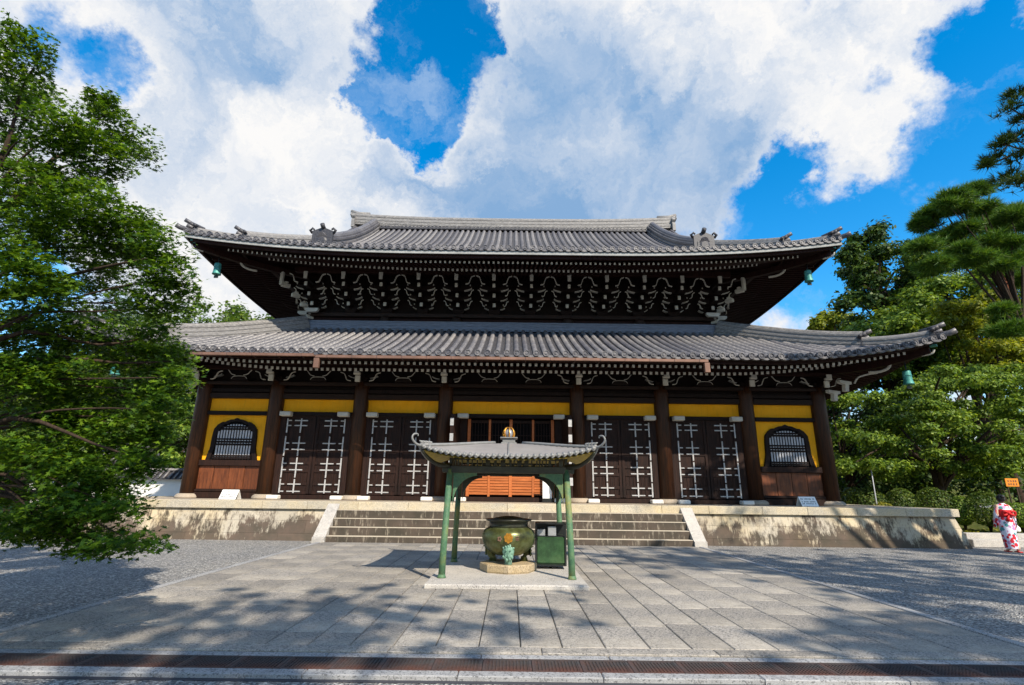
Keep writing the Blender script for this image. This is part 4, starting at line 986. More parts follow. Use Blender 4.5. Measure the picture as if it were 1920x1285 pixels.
for sy in (-1, 1):
    for sx in (-1, 1):
        q = [(sx*(-1.08+a) if sx > 0 else 1.08-a, Zb-.022+b) for a, b in spandrel(.46)]
        if sx > 0: q = [(-1.08+a, Zb-.022+b) for a, b in spandrel(.46)]
        MB().prism(q, sy*1.08-.025, sy*1.08+.025).build('knee_brace', 'patina' if sy < 0 else 'bronze_dark', pv)
for sx in (-1, 1):
    for sy in (-1, 1):
        q = [(sy*(1.01-a), Zb-.022+b) for a, b in spandrel(.42)]
        MB().prism(q, sx*1.15-.025, sx*1.15+.025, axis='x').build('knee_brace', 'bronze_dark', pv)
# curved hipped roof
HW = 1.67; AZ = .34
def prz(x, y):
    m_ = max(abs(x), abs(y)); t = m_/HW; e = min(abs(x), abs(y))/max(m_, 1e-6)
    return Zb+.26+AZ*(1-t**1.7)+.17*(t**3)*(e**3.2)
N = 32; m = MB(); V = []; F = []
for i in range(N+1):
    for j in range(N+1):
        x, y = -HW+2*HW*i/N, -HW+2*HW*j/N; V.append((x, y, prz(x, y)))
for i in range(N):
    for j in range(N): F.append((i*(N+1)+j, (i+1)*(N+1)+j, (i+1)*(N+1)+j+1, i*(N+1)+j+1))
m.add(V, F, 0, True); prf = m.build('roof', 'roof_copper', pv)
m = MB(); V2 = [(a*.985, b*.985, c-.045-.02*max(abs(a), abs(b))/HW) for a, b, c in V]; m.add(V2, F, 0, True); m.build('roof_soffit', 'soffit_gold', pv)
for (ax, sg) in (('x', -1), ('x', 1), ('y', -1), ('y', 1)):  # scalloped rim
    m = MB(); n = 30
    for i in range(n):
        a0, a1 = -HW+2*HW*i/n, -HW+2*HW*(i+1)/n; am = (a0+a1)/2
        pt = (lambda a: (a, sg*HW)) if ax == 'x' else (lambda a: (sg*HW, a))
        p = [pt(a0), pt(am), pt(a1)]; zz = [prz(*q)+.012 for q in p]
        m.tube([(p[0][0], p[0][1], zz[0]), (p[1][0], p[1][1], zz[1]-.045), (p[2][0], p[2][1], zz[2])], .022, 6)
        m.tube([(p[1][0]*.985, p[1][1]*.985, zz[1]+.018), (p[1][0]*1.01, p[1][1]*1.01, zz[1]-.03)], [.035, .04], 7)
    m.build('rim', 'roof_edge', prf)
for sx in (-1, 1):
    for sy in (-1, 1):
        pts = [(sx*HW*t, sy*HW*t, prz(sx*HW*t, sy*HW*t)+.015) for t in np.linspace(.18, 1.0, 10)]
        MB().tube(pts, .032, 7).build('hip_roll', 'roof_edge', prf)
        d = Vector((sx, sy, 0)).normalized(); c = Vector((sx*HW, sy*HW, prz(HW, HW)+.01))
        cur = smooth_pts([c-d*.12+Vector((0, 0, .0)), c+d*.05+Vector((0, 0, -.005)), c+d*.15+Vector((0, 0, .045)), c+d*.20+Vector((0, 0, .115)), c+d*.16+Vector((0, 0, .18)), c+d*.08+Vector((0, 0, .185)), c+d*.07+Vector((0, 0, .15))], 4)
        MB().tube(cur, list(np.linspace(.027, .012, len(cur))), 7).build('fern_curl', 'roof_edge', prf)
        lf = MB()
        for q in range(4): o_ = -.02-.07*q; lf.tube([c+d*(o_-.04)+Vector((0, 0, .0)), c+d*(o_-.01)+Vector((0, 0, .055)), c+d*(o_+.05)+Vector((0, 0, .075))], [.024, .03, .008], 6)
        lf.build('fern_leaf', 'roof_edge', prf)
        cr = smooth_pts([(sx*1.15, sy*1.08, Zb+.10), (sx*1.38, sy*1.34, Zb+.12), (sx*1.54, sy*1.52, Zb+.23), (sx*1.64, sy*1.64, Zb+.35)], 4)
        MB().tube(cr, list(np.linspace(.05, .025, len(cr))), 7).build('corner_rib', 'bronze_dark', pv)
MB().tube([(0, -HW*t, prz(0, -HW*t)+.012) for t in np.linspace(.2, 1, 8)], .018, 6).build('front_seam', 'roof_edge', prf)
fin = MB().cbox(-.17, .17, -.17, .17, prz(0, 0)-.07, prz(0, 0)+.02, .01).cbox(-.14, .14, -.14, .14, prz(0, 0)+.022, prz(0, 0)+.10, .01).cbox(-.19, .19, -.19, .19, prz(0, 0)+.102, prz(0, 0)+.125, .006).build('finial', 'roof_edge', pv)
zf_ = prz(0, 0)+.105
MB().lathe([(.03, 0), (.085, .03), (.105, .09), (.085, .16), (.03, .20)], 16, (0, 0, zf_)).build('jewel', 'grey_metal', fin)
m = MB()
for q in range(7):
    a = 2*math.pi*q/7+.3; m.tube(smooth_pts([(.10*math.cos(a), .10*math.sin(a), zf_+.02), (.13*math.cos(a), .13*math.sin(a), zf_+.12), (.075*math.cos(a), .075*math.sin(a), zf_+.22), (.012*math.cos(a), .012*math.sin(a), zf_+.23)], 3), list(np.linspace(.020, .005, 10)), 6)
m.build('flame', 'gold', fin)
# burner
ob = MB(); n = 8
pr = [(.54, .0), (.555, .03), (.555, .13), (.535, .15)]
tag(ob.lathe(pr, 8, (PCX+.02, PCY-.06, .134), 0, False).build('octagonal_stone', 'moss_stone'), 'low octagonal moss-stained stone carrying the incense burner', 'stone block')
bb = thing('incense_burner', 'big round bronze incense burner with a gilt crest and lion-faced legs', 'incense burner', (PCX+.02, PCY-.06, .284)); bb.scale = (.90, .90, .98)
MB().lathe([(.10, .12), (.28, .14), (.44, .22), (.545, .34), (.58, .46), (.575, .54), (.53, .61), (.46, .645), (.44, .66)], 32).build('bowl', 'bronze', bb)
MB().lathe([(.43, .655), (.415, .70), (.42, .76), (.50, .785), (.505, .81), (.40, .815), (.38, .80)], 32).build('rim', 'bronze_dark', bb)
MB().lathe([(.38, .805), (.30, .835), (.12, .865), (.001, .87)], 24).build('lid', 'bronze_dark', bb)
for a in (-90, 30, 150):
    ca, sa = math.cos(R(a)), math.sin(R(a)); lg = MB()
    pts = [(.43, .36), (.47, .25), (.45, .15), (.40, .07), (.40, .0)]
    lg.tube([(r_*ca, r_*sa, z_) for r_, z_ in pts], [.09, .125, .105, .075, .085], 10)
    for q in range(26):                                    # mane and brow of the lion mask
        th = rng.uniform(-1.2, 1.2); zz = rng.uniform(.10, .36); rr_ = .12
        cx_, cy_ = (.47*ca - rr_*math.sin(th)*sa*.9 + .06*math.cos(th)*ca, .47*sa + rr_*math.sin(th)*ca*.9 + .06*math.cos(th)*sa)
        lg.tube([(cx_, cy_, zz+.03), (cx_*1.03, cy_*1.03, zz), (cx_*1.02, cy_*1.02, zz-.04)], [.012, .026, .010], 5)
    for s_ in (-1, 1): ex, ey = .60*ca-s_*.045*sa, .60*sa+s_*.045*ca; lg.lathe([(.001, -.02), (.02, 0), (.001, .02)], 8, (ex, ey, .27))
    lg.build('lion_leg', 'verdigris' if a == -90 else 'bronze', bb)
cr = MB(); 
def disc_y(m_, cx_, cz_, r_, y_, th, n_=14):
    m_.prism([(cx_+r_*math.cos(2*math.pi*j/n_), cz_+r_*math.sin(2*math.pi*j/n_)) for j in range(n_)], y_-th, y_)
for j in range(7):                                         # gilt crest of petals
    a = 2*math.pi*j/7+.2; disc_y(cr, .062*math.cos(a), .49+.062*math.sin(a), .034, -.575-.004, .022, 9)
disc_y(cr, 0, .49, .04, -.58, .03, 10)
cr.build('crest', 'gold', bb)
c2 = MB()
for j in range(5): a = 2*math.pi*j/5; disc_y(c2, -.185+.032*math.cos(a), .47+.032*math.sin(a), .018, -.546, .02, 8)
c2.build('side_crest', 'copper', bb)
c3 = MB()
for j in range(3): c3.box(.15, .22, -.575, -.548, .45+j*.03, .46+j*.03)
c3.build('side_mark', 'copper', bb)
# green cabinet on castors
ct = thing('metal_cabinet', 'dark green metal cabinet on castors beside the incense burner', 'cabinet', (.83, 11.30, .135), R(-2)); ct.scale = (.92, .95, 1.0)
W, D, H = .66, .45, .86
MB().box(-W/2+.02, W/2-.02, -D/2+.03, D/2-.02, .09, .60).build('body', 'green_cart', ct)
MB().cbox(-W/2+.03, W/2-.03, -D/2, -D/2+.028, .11, .59, .012).build('door', 'green_cart', ct)
MB().tube([(.24, -D/2-.02, .50), (.24, -D/2-.02, .56)], .01, 6).build('handle', 'grey_metal', ct)
for sx in (-1, 1):
    for sy in (-1, 1):
        MB().box(sx*(W/2-.012)-.018, sx*(W/2-.012)+.018, sy*(D/2-.0)-.018, sy*D/2+.018, .07, H).build('frame_post', 'black_metal', ct)
        MB().lathe([(.001, -.018), (.03, -.018), (.035, 0), (.03, .018), (.001, .018)], 12).build('castor', 'black_metal', ct)
        c_ = ct.children[-1]; c_.location = (sx*(W/2-.05), sy*(D/2-.05), .035); c_.rotation_euler = (0, math.pi/2, 0)
MB().box(-W/2, W/2, -D/2-.018, D/2+.018, H-.02, H).build('top', 'black_metal', ct); MB().box(-W/2, W/2, -D/2, D/2, .06, .088).build('bottom', 'black_metal', ct)
MB().box(-W/2+.02, W/2-.02, -D/2+.03, D/2-.02, .601, .612).build('shelf', 'black_metal', ct); MB().box(-W/2+.02, W/2-.02, D/2-.02, D/2-.005, .613, H-.022).build('back_panel', 'black_metal', ct)
MB().cbox(-.30, -.12, -.16, .12, .613, .74, .008).build('tray', 'grey_metal', ct); MB().cbox(-.06, .12, -.17, .12, .613, .80, .008).build('box', 'grey_metal', ct)

# ------------------------------------------------------------------ foliage
SH = {'maple': np.array([(0, -.12), (.14, -.14), (.50, -.10), (.20, .06), (.44, .34), (.13, .22), (0, .60), (-.13, .22), (-.44, .34), (-.20, .06), (-.50, -.10), (-.14, -.14)]),
      'leaf': np.array([(0, -.5), (.30, -.05), (0, .5), (-.30, -.05)]),
      'blade': np.array([(-.045, -.5), (.045, -.5), (0, .5)])}
def leaf_mesh(name, P, Nn, size, shape, mat, tang=None):
    T = SH[shape]; k = len(T); n = len(P)
    Nn = Nn/np.linalg.norm(Nn, axis=1, keepdims=True)
    a = rng.normal(size=(n, 3)) if tang is None else tang
    a = a-(a*Nn).sum(1, keepdims=True)*Nn; a /= np.linalg.norm(a, axis=1, keepdims=True)+1e-9; b = np.cross(Nn, a)
    bend = rng.uniform(-.25, .25, size=n)
    V = P[:, None, :]+size[:, None, None]*(b[:, None, :]*T[None, :, 0, None]+a[:, None, :]*T[None, :, 1, None]+Nn[:, None, :]*(bend[:, None]*(np.abs(T[:, 0])[None, :]))[:, :, None])
    m = bpy.data.meshes.new(name); m.vertices.add(n*k); m.vertices.foreach_set('co', V.reshape(-1).astype(np.float32))
    m.loops.add(n*k); m.loops.foreach_set('vertex_index', np.arange(n*k, dtype=np.int32)); m.polygons.add(n); m.polygons.foreach_set('loop_start', np.arange(0, n*k, k, dtype=np.int32))
    m.materials.append(M[mat]); m.update(calc_edges=True); return m
def puff(c, r, n, up=.5, shell=.35):
    d = rng.normal(size=(n, 3)); d /= np.linalg.norm(d, axis=1, keepdims=True); q = rng.uniform(shell, 1, size=(n, 1))**.6
    if shell < .5: q = np.abs(rng.normal(size=(n, 1)))*.30+rng.uniform(0, .75, (n, 1))
    P = np.array(c)+d*q*np.array(r); N_ = d*(1-up)+np.array([0, 0, up])+rng.normal(size=(n, 3))*.35; return P, N_
def limbs(parent, base, top, r0, targets, mat, name='limb', sag=.15, nmax=26):
    for i, t in enumerate(targets[:nmax]):
        f = rng.uniform(.35, .95); s0 = np.array(base)*(1-f)+np.array(top)*f; t = np.array(t); mid = s0*.5+t*.5+np.array([rng.normal()*.2, rng.normal()*.2, np.linalg.norm(t-s0)*sag])
        pts = smooth_pts([s0, mid, t], 4); MB().tube(pts, list(np.linspace(r0*.38, r0*.06, len(pts))), 6).build(name, mat, parent)
def crown_tree(name, label, base, top, r0, centre, radii, n_cl, per, size, mat, bark='bark', flat=.6, clr=.24, group=None, shape='leaf', cat='tree', hollow=.45, lower=-1.0, seed=None, clumps=None):
    t = thing(name, label, cat, (0, 0, 0), 0, group); base, top = np.array(base, float), np.array(top, float)
    if clumps is None:
        C = []
        while len(C) < n_cl:
            d = rng.normal(size=3); d /= np.linalg.norm(d); q = rng.uniform(hollow, 1)
            if d[2] < lower: continue
            C.append((np.array(centre)+d*q*np.array(radii), np.mean(radii)*clr*rng.uniform(.7, 1.35)))
    else: C = clumps
    mid = (base+top)/2+rng.normal(size=3)*np.array([.25, .25, 0])*min(1.5, np.linalg.norm(top-base)/8)
    pts = smooth_pts([base, mid, top], 5); MB().tube(pts, list(np.linspace(r0, r0*.35, len(pts))), 10).build('trunk', bark, t)
    limbs(t, base, top, r0, [c for c, _ in C], bark)
    Ps, Ns = [], []
    for c, r in C:
        P, N_ = puff(c, (r, r, r*flat), int(per*rng.uniform(.9, 1.9)), .45); Ps.append(P); Ns.append(N_)
    P = np.vstack(Ps); N_ = np.vstack(Ns); obj('crown', leaf_mesh('crown', P, N_, size*.84*rng.uniform(.5, 1.35, len(P)), shape, mat), t); return t
def pine_tree(name, label, base, top, r0, C, tufts, mat='pine', bark='bark_red', ln=.34, group=None):
    t = thing(name, label, 'pine tree', (0, 0, 0), 0, group); base, top = np.array(base, float), np.array(top, float)
    mid = (base+top)/2+np.array([.3, .1, 0]); pts = smooth_pts([base, mid, top], 5); MB().tube(pts, list(np.linspace(r0, r0*.4, len(pts))), 10).build('trunk', bark, t)
    limbs(t, base, top, r0*.6, [c for c, _ in C], 'bark', sag=.08)
    Ps, Ns, Ts = [], [], []
    for c, r in C:
        n = int(tufts*rng.uniform(.7, 1.3)); d = rng.normal(size=(n, 3)); d /= np.linalg.norm(d, axis=1, keepdims=True); d[:, 2] = np.abs(d[:, 2])*.9-.15
        P0 = np.array(c)+d*np.array((r, r, r*.5))*(rng.uniform(.1, .8, (n, 1))+np.abs(rng.normal(size=(n, 1)))*.3)
        for q in range(9):
            v = d*.7+rng.normal(size=(n, 3))*.55+np.array([0, 0, .45]); v /= np.linalg.norm(v, axis=1, keepdims=True)
            Ps.append(P0+v*ln*.45); Ts.append(v); Ns.append(np.cross(v, rng.normal(size=(n, 3))))
    P = np.vstack(Ps); me = leaf_mesh('needles', P, np.vstack(Ns), ln*rng.uniform(.7, 1.3, len(P)), 'blade', mat, np.vstack(Ts)); obj('crown', me, t); return t

# ---- the maple reaching in beside the court
mp = thing('maple_tree', 'green Japanese maple spreading layered branches over the gravel court', 'maple tree', (0, 0, 0))
tb, tt = np.array([-7.7, 6.6, 0]), np.array([-7.9, 6.9, 6.5])
MB().tube(smooth_pts([tb, (-7.5, 6.5, 1.6), (-7.9, 6.8, 3.8), tt], 5), list(np.linspace(.21, .08, 16)), 12).build('trunk', 'bark', mp)
pads = [(35, 110, 60, 75), (60, 185, 48, 52), (20, 220, 70, 60), (105, 245, 70, 42), (235, 240, 62, 52), (180, 292, 80, 42), (268, 282, 38, 30), (200, 200, 30, 25),
        (40, 330, 90, 50), (110, 350, 100, 48), (180, 395, 110, 44), (255, 440, 85, 42), (60, 420, 85, 55), (150, 460, 120, 46), (265, 495, 100, 40), (335, 520, 48, 34), (320, 470, 40, 26),
        (60, 540, 90, 50), (190, 555, 110, 36), (300, 570, 45, 24), (30, 480, 50, 36), (345, 562, 20, 12),
        (60, 640, 80, 45), (175, 640, 105, 46), (285, 670, 80, 40), (110, 705, 110, 46), (235, 730, 105, 46), (340, 690, 40, 26), (355, 668, 26, 14), (310, 740, 50, 34), (335, 720, 40, 30), (335, 765, 30, 26), (290, 620, 50, 22), (355, 700, 22, 16), (320, 650, 40, 18),
        (200, 785, 100, 46), (120, 790, 70, 40), (285, 800, 55, 40), (325, 800, 22, 40), (215, 850, 95, 42), (300, 860, 30, 28), (100, 850, 60, 34),
        (150, 890, 80, 36), (240, 905, 55, 34), (60, 930, 70, 36), (150, 945, 80, 30), (20, 890, 40, 20), (230, 955, 40, 20), (40, 970, 55, 24),
        (95, 990, 60, 20), (165, 1008, 45, 22), (235, 1010, 38, 13), (160, 1032, 22, 8), (25, 1000, 40, 14), (265, 1022, 18, 6), (200, 1022, 22, 10), (130, 970, 40, 16), (25, 600, 50, 34), (20, 700, 50, 40), (70, 745, 50, 30), (25, 790, 50, 40), (40, 850, 50, 34), (90, 600, 50, 30)]
Ps, Ns = [], []
for i, (px, py, hx, hy) in enumerate(pads):
    if px+hx > 290: px -= (34 if py > 695 else 16)
    Y = rng.uniform(5.7, 7.9) if py < 940 else rng.uniform(5.6, 6.5); c = at(px, py, Y); zc = float((c-np.array([0, 0, EYE]))@_fw); kx = zc/FPX; rx, rz_ = hx*kx, hy*kx*1.05; ry = max(.35, rx*.8)
    ns = max(5, int(34*(hx*hy/4000)**.6))
    for q in range(ns):
        d = rng.normal(size=3); d /= np.linalg.norm(d); d = d*rng.uniform(.2, 1)**.5; sc_ = c+d*np.array([rx*.85, ry, rz_*.85]); n = int(rng.uniform(44, 95)*(hx*hy/4000)**.25)
        rr = rng.uniform(.16, .34)*(1 if hx > 30 else .6); th = rng.uniform(0, 2*math.pi, n); ra = rr*np.sqrt(rng.uniform(0, 1, n)); tilt = rng.normal(size=2)*.22
        P = np.stack([ra*np.cos(th), ra*np.sin(th), rng.normal(size=n)*.035-.22*ra**2/rr], 1); P[:, 2] += P[:, 0]*tilt[0]+P[:, 1]*tilt[1]
        Ps.append(sc_+P); Ns.append(np.array([0, -.25, 1.])+rng.normal(size=(n, 3))*.42)
    f = min(.95, max(.12, (c[2]-.3)/6.2+.0)); s0 = tb*(1-f*.85)+tt*f*.85; mid = (s0+c)/2+np.array([0, rng.normal()*.15, .25 if c[2] > 2 else .7])
    pts = smooth_pts([s0, s0*.6+mid*.4+rng.normal(size=3)*.08, mid, mid*.4+c*.6+rng.normal(size=3)*.08, c+np.array([rx*.6, 0, -.05])], 3)
    MB().tube(pts, list(np.linspace(.026 if i % 4 else .055, .004, len(pts))), 6).build('branch', 'bark', mp)
P = np.vstack(Ps); keep = P[:, 2] > .25; P = P[keep]; N_ = np.vstack(Ns)[keep]
obj('crown', leaf_mesh('crown', P, N_, .078*rng.uniform(.5, 1.3, len(P)), 'maple', 'maple'), mp)

def in_frame(p, m):
    v = np.array(p)-np.array([0, 0, EYE]); d = float(v@_fw)
    if d < .1: return d > -m and abs(v@_up) < m
    return abs(v@_rt) < d*960/FPX+m*1.4 and abs(v@_up) < d*642/FPX+m*1.4
# ---- trees on the hall's far side and right
def px_clumps(lst, Y, dY):
    C = []
    for px, py, hp in lst:
        y = Y+rng.uniform(-dY, dY); c = at(px, py, y); zc = float((c-np.array([0, 0, EYE]))@_fw); C.append((c, hp*zc/FPX))
    return C
def fill(x0, x1, y0, y1, n, hp, edge=None):
    L = []
    while len(L) < n:
        x, y = rng.uniform(x0, x1), rng.uniform(y0, y1)
        if edge is None or edge(x, y): L.append((x, y, hp*rng.uniform(.7, 1.3)))
    return L
# broadleaf tree with layered pads
cherry_edge = lambda x, y: y > 905-1.35*(x-1545) and y > 690-(x-1700)*.12 and y < 905 and x > 1560
crown_tree('broadleaf_tree', 'light green spreading broadleaf tree with mossy trunk behind the clipped shrubs', (20.6, 25.6, .2), (20.2, 25.5, 4.6), .26, None, None, 0, 420, .18, 'cherry', 'bark', .5, shape='leaf', clumps=px_clumps(fill(1575, 1960, 690, 890, 150, 23, cherry_edge), 25, 3.2))
crown_tree('broadleaf_tree', 'young pale green broadleaf tree beside the hall corner column', (18.3, 29, .2), (18.0, 29, 4), .14, None, None, 0, 500, .21, 'cherry', 'bark', .45, clumps=px_clumps(fill(1556, 1700, 740, 900, 26, 30), 28.5, 1.5))
crown_tree('yellow_green_tree', 'bright yellow-green leafy tree under the leaning red pine trunk', (30, 33, .2), (29.6, 33, 8), .25, None, None, 0, 420, .27, 'yellowgreen', 'bark', .5, clumps=px_clumps(fill(1760, 1960, 555, 700, 50, 26), 32, 2))
crown_tree('dense_tree', 'mid green dense tree filling the gap above the lower roof corner', (27, 37, .2), (27, 37, 10), .3, None, None, 0, 430, .33, 'cherry', 'bark', .6, clumps=px_clumps(fill(1590, 1820, 520, 720, 80, 27, lambda x, y: y > 640-(x-1590)*.9), 36, 2.5))
ev_edge = lambda x, y: ((x-1655)/80)**2+((y-530)/115)**2 < 1
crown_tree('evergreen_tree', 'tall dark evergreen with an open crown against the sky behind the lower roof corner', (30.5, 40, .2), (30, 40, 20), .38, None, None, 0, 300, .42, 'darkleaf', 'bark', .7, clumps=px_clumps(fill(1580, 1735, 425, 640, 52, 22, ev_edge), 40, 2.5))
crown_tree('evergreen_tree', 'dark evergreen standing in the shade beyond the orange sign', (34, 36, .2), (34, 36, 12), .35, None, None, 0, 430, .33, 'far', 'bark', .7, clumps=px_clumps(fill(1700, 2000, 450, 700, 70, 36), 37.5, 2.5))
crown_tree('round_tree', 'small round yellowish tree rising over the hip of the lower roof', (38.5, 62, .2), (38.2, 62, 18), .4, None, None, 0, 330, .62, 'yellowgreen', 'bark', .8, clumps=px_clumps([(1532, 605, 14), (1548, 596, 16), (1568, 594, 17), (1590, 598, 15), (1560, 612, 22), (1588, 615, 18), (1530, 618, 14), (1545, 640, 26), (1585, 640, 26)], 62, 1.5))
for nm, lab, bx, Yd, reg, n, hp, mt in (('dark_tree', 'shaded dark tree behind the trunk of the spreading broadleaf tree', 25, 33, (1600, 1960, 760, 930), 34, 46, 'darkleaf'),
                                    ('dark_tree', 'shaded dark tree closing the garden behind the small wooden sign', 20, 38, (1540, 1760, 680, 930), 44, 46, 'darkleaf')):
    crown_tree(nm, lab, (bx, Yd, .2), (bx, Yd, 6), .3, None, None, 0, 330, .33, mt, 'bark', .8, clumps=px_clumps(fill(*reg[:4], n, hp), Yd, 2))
# red pine leaning over, with flat needle pads
pp = [(1720, 430, 26), (1745, 412, 30), (1775, 400, 34), (1790, 375, 30), (1815, 385, 36), (1840, 365, 28), (1850, 400, 38), (1880, 420, 38), (1905, 400, 34), (1900, 450, 40), (1860, 450, 40), (1820, 440, 38), (1785, 440, 34), (1755, 450, 32), (1730, 470, 26),
      (1800, 480, 36), (1840, 490, 38), (1885, 500, 40), (1920, 470, 40), (1940, 420, 40), (1780, 505, 30), (1910, 540, 42), (1935, 590, 44), (1905, 620, 38), (1890, 590, 26), (1740, 505, 26)]; pp = [(a+rng.uniform(-14, 14), b+rng.uniform(-12, 12), h*rng.uniform(.45, .95)) for a, b, h in pp for q in range(2)]
pine_tree('red_pine', 'red-barked pine leaning over the garden with flat green needle pads', at(1990, 760, 26), at(1846, 470, 26), .36, px_clumps(pp, 26, 2.0), 330, ln=.40)
# taller pine just outside the frame whose tips hang in from the side
ep = [(1905, 180, 22), (1895, 205, 20), (1880, 270, 18), (1862, 300, 16), (1900, 262, 22), (1905, 300, 24), (1890, 335, 24), (1912, 345, 26), (1850, 312, 10), (1915, 225, 14), (1950, 180, 34), (1960, 260, 36), (1955, 330, 36), (1990, 220, 40), (1990, 300, 40)]
over = [((14.2+rng.uniform(-2.5, 4), rng.uniform(6.0, 10.5), rng.uniform(10.5, 14.5)), rng.uniform(.5, .95)) for _ in range(22)]
over = [(np.array(c), r) for c, r in over if c[0] > 1.02*(c[1]*.963+(c[2]-1.65)*.27)+r]
pine_tree('tall_pine', 'tall dark pine at the court edge with sparse needle tips against the sky', (18.2, 11.0, 0), (17.2, 11.2, 14.5), .34, px_clumps(ep, 11.5, .8)+over, 46, 'darkleaf', 'bark', .22)
# trees standing behind the visitor: they shade the court in dapples
def shade_tree(label, base, top, cl, per=60, size=.17):
    cl2 = []
    for c, r in cl:
        for q in range(max(4, int(9*(r/.5)**1.4))): d = rng.normal(size=3); cl2.append((np.array(c)+d*np.array([r*.75, r*1.1, r*.5]), r*rng.uniform(.22, .5)))
    cl = [(c, r) for c, r in cl2 if not in_frame(c, r+.4)]
    return crown_tree('court_tree', label, base, top, .3, None, None, 0, per, size, 'cherry', 'bark', .4, clumps=[(np.array(c, float), r) for c, r in cl], group='trees shading the court')
def lift(px, py, h):                                       # a crown clump h metres up that drops its shade on a ground spot
    g_ = ray(px, py); v = g_*(-EYE/g_[2]); t_ = h/S.z; return (v[0]+S.x*t_, v[1]+S.y*t_, h)
clA = [(lift(px, py, rng.uniform(12, 15)), r) for px, py, r in ((520, 1130, .55), (610, 1160, .5), (700, 1130, .42), (650, 1200, .55), (730, 1180, .5), (540, 1205, .6), (430, 1215, .6), (330, 1190, .55), (300, 1150, .55), (960, 1150, .38), (910, 1180, .38), (870, 1130, .28), (1000, 1195, .4), (1080, 1130, .25), (850, 1215, .4), (1110, 1175, .22), (200, 1180, .7), (80, 1150, .7), (120, 1225, .7), (470, 1150, .4), (0, 1225, .7), (300, 1260, .6), (560, 1265, .5))]
shade_tree('broadleaf tree behind the visitor dappling the granite slabs', (4.5, -16.5, 0), (4.8, -12.5, 11), clA)
clB = [(lift(px, py, rng.uniform(13, 16)), r) for px, py, r in ((1180, 1045, .8), (1120, 1050, .6), (1250, 1060, .8), (1340, 1050, .9), (1430, 1048, .9), (1520, 1060, 1.0), (1640, 1055, 1.0), (1760, 1065, 1.0), (1480, 1080, .55), (1600, 1100, .7), (1700, 1120, .8), (1820, 1100, .8), (1900, 1140, .8), (1780, 1160, .6), (1880, 1200, .8), (1700, 1190, .5), (1820, 1230, .7), (1560, 1215, .4), (1610, 1185, .35), (1500, 1225, .3), (1650, 1235, .5), (1750, 1250, .6), (1540, 1125, .2), (1900, 1250, .7), (1050, 1042, .4), (1850, 1045, 1.0), (1930, 1080, 1.0), (1700, 1085, .8), (1560, 1075, .6), (1400, 1065, .6), (1860, 1165, .7), (1740, 1210, .6), (1920, 1225, .8), (1680, 1255, .5), (1840, 1265, .6), (1300, 1040, .7))]
shade_tree('broadleaf tree beside the court shading the gravel and steps', (18.5, -4, 0), (17.8, -3, 12), clB)
def lift3(p, h):
    t_ = (h-p[2])/S.z; return (p[0]+S.x*t_, p[1]+S.y*t_, h)
clC = [(lift3((x, YC-.2, z), rng.uniform(12, 14)), r) for x, z, r in ((8.2, 2.2, .7), (9.2, 2.0, .6), (10.0, 2.7, .45), (11.7, 2.3, .45), (9.6, 1.5, .5), (11.3, 1.6, .4), (6.9, 2.0, .4), (8.8, 3.2, .8), (10.8, 3.3, .6), (7.6, 1.4, .4), (13.5, 1.0, .9), (14, 2, .9))]
clC = [(c, r) for c, r in clC if c[0] > 1.03*(c[1]*.963+(c[2]-1.65)*.27)]
if clC: shade_tree('broadleaf tree beyond the court edge throwing shade on the podium end', (19.5, 8.0, 0), (18.5, 8.5, 11), clC)

# unseen trees added behind the visitor to block sky light on the hall
for i, (x, y, h_) in enumerate(((-34, -12, 15), (-24, -17, 17), (-14, -14, 16), (-4, -19, 18), (8, -21, 18), (18, -15, 17), (28, -9, 16), (36, 0, 16), (-38, 0, 14))):
    crown_tree('court_tree', 'unseen leafy tree added behind the visitor to block sky light', (x, y, 0), (x, y, h_*.6), .32, (x, y, h_*.58), (5.6, 4.6, h_*.42), 26, 170, .5, 'darkleaf', 'bark', .8, .30, 'unseen trees added to block sky light')
# ---- clipped shrubs, garden bed, edging
bed = MB(); V = []; F = []
for i in range(13):
    for j in range(13):
        x, y = 15.2+30*i/12, 18.9+40*j/12; V.append((x, y, .05+.42*min(1, j/2)*(1)+.1*math.sin(i*1.7+j*2.3)*(j > 1)))
for i in range(12):
    for j in range(12): F.append((i*13+j, i*13+13+j, i*13+14+j, i*13+j+1))
bed.add(V, F); tag(bed.build('garden_bed', 'soil'), 'mossy garden soil beside the podium', kind='structure')
ed = thing('stone_edging', 'low pale granite edging of long blocks along the garden bed', 'edging')
x = 15.1
while x < 27:
    ln = random.uniform(1.6, 2.2); MB().cbox(x+.004, x+ln-.004, 18.05, 18.50, 0, .24, .015).build('edging_block', 'plinth', ed); MB().cbox(x+.2, x+ln+.19, 18.505, 18.95, 0, .40, .015).build('edging_block', 'plinth', ed); x += ln
x = -28.0
ed = thing('stone_edging', 'low pale granite edging of long blocks beyond the maple', 'edging')
while x < -15.3:
    ln = min(random.uniform(1.6, 2.2), -14.9-x); MB().cbox(x+.004, x+ln-.004, 17.6, 18.1, 0, .26, .015).build('edging_block', 'plinth', ed); x += ln
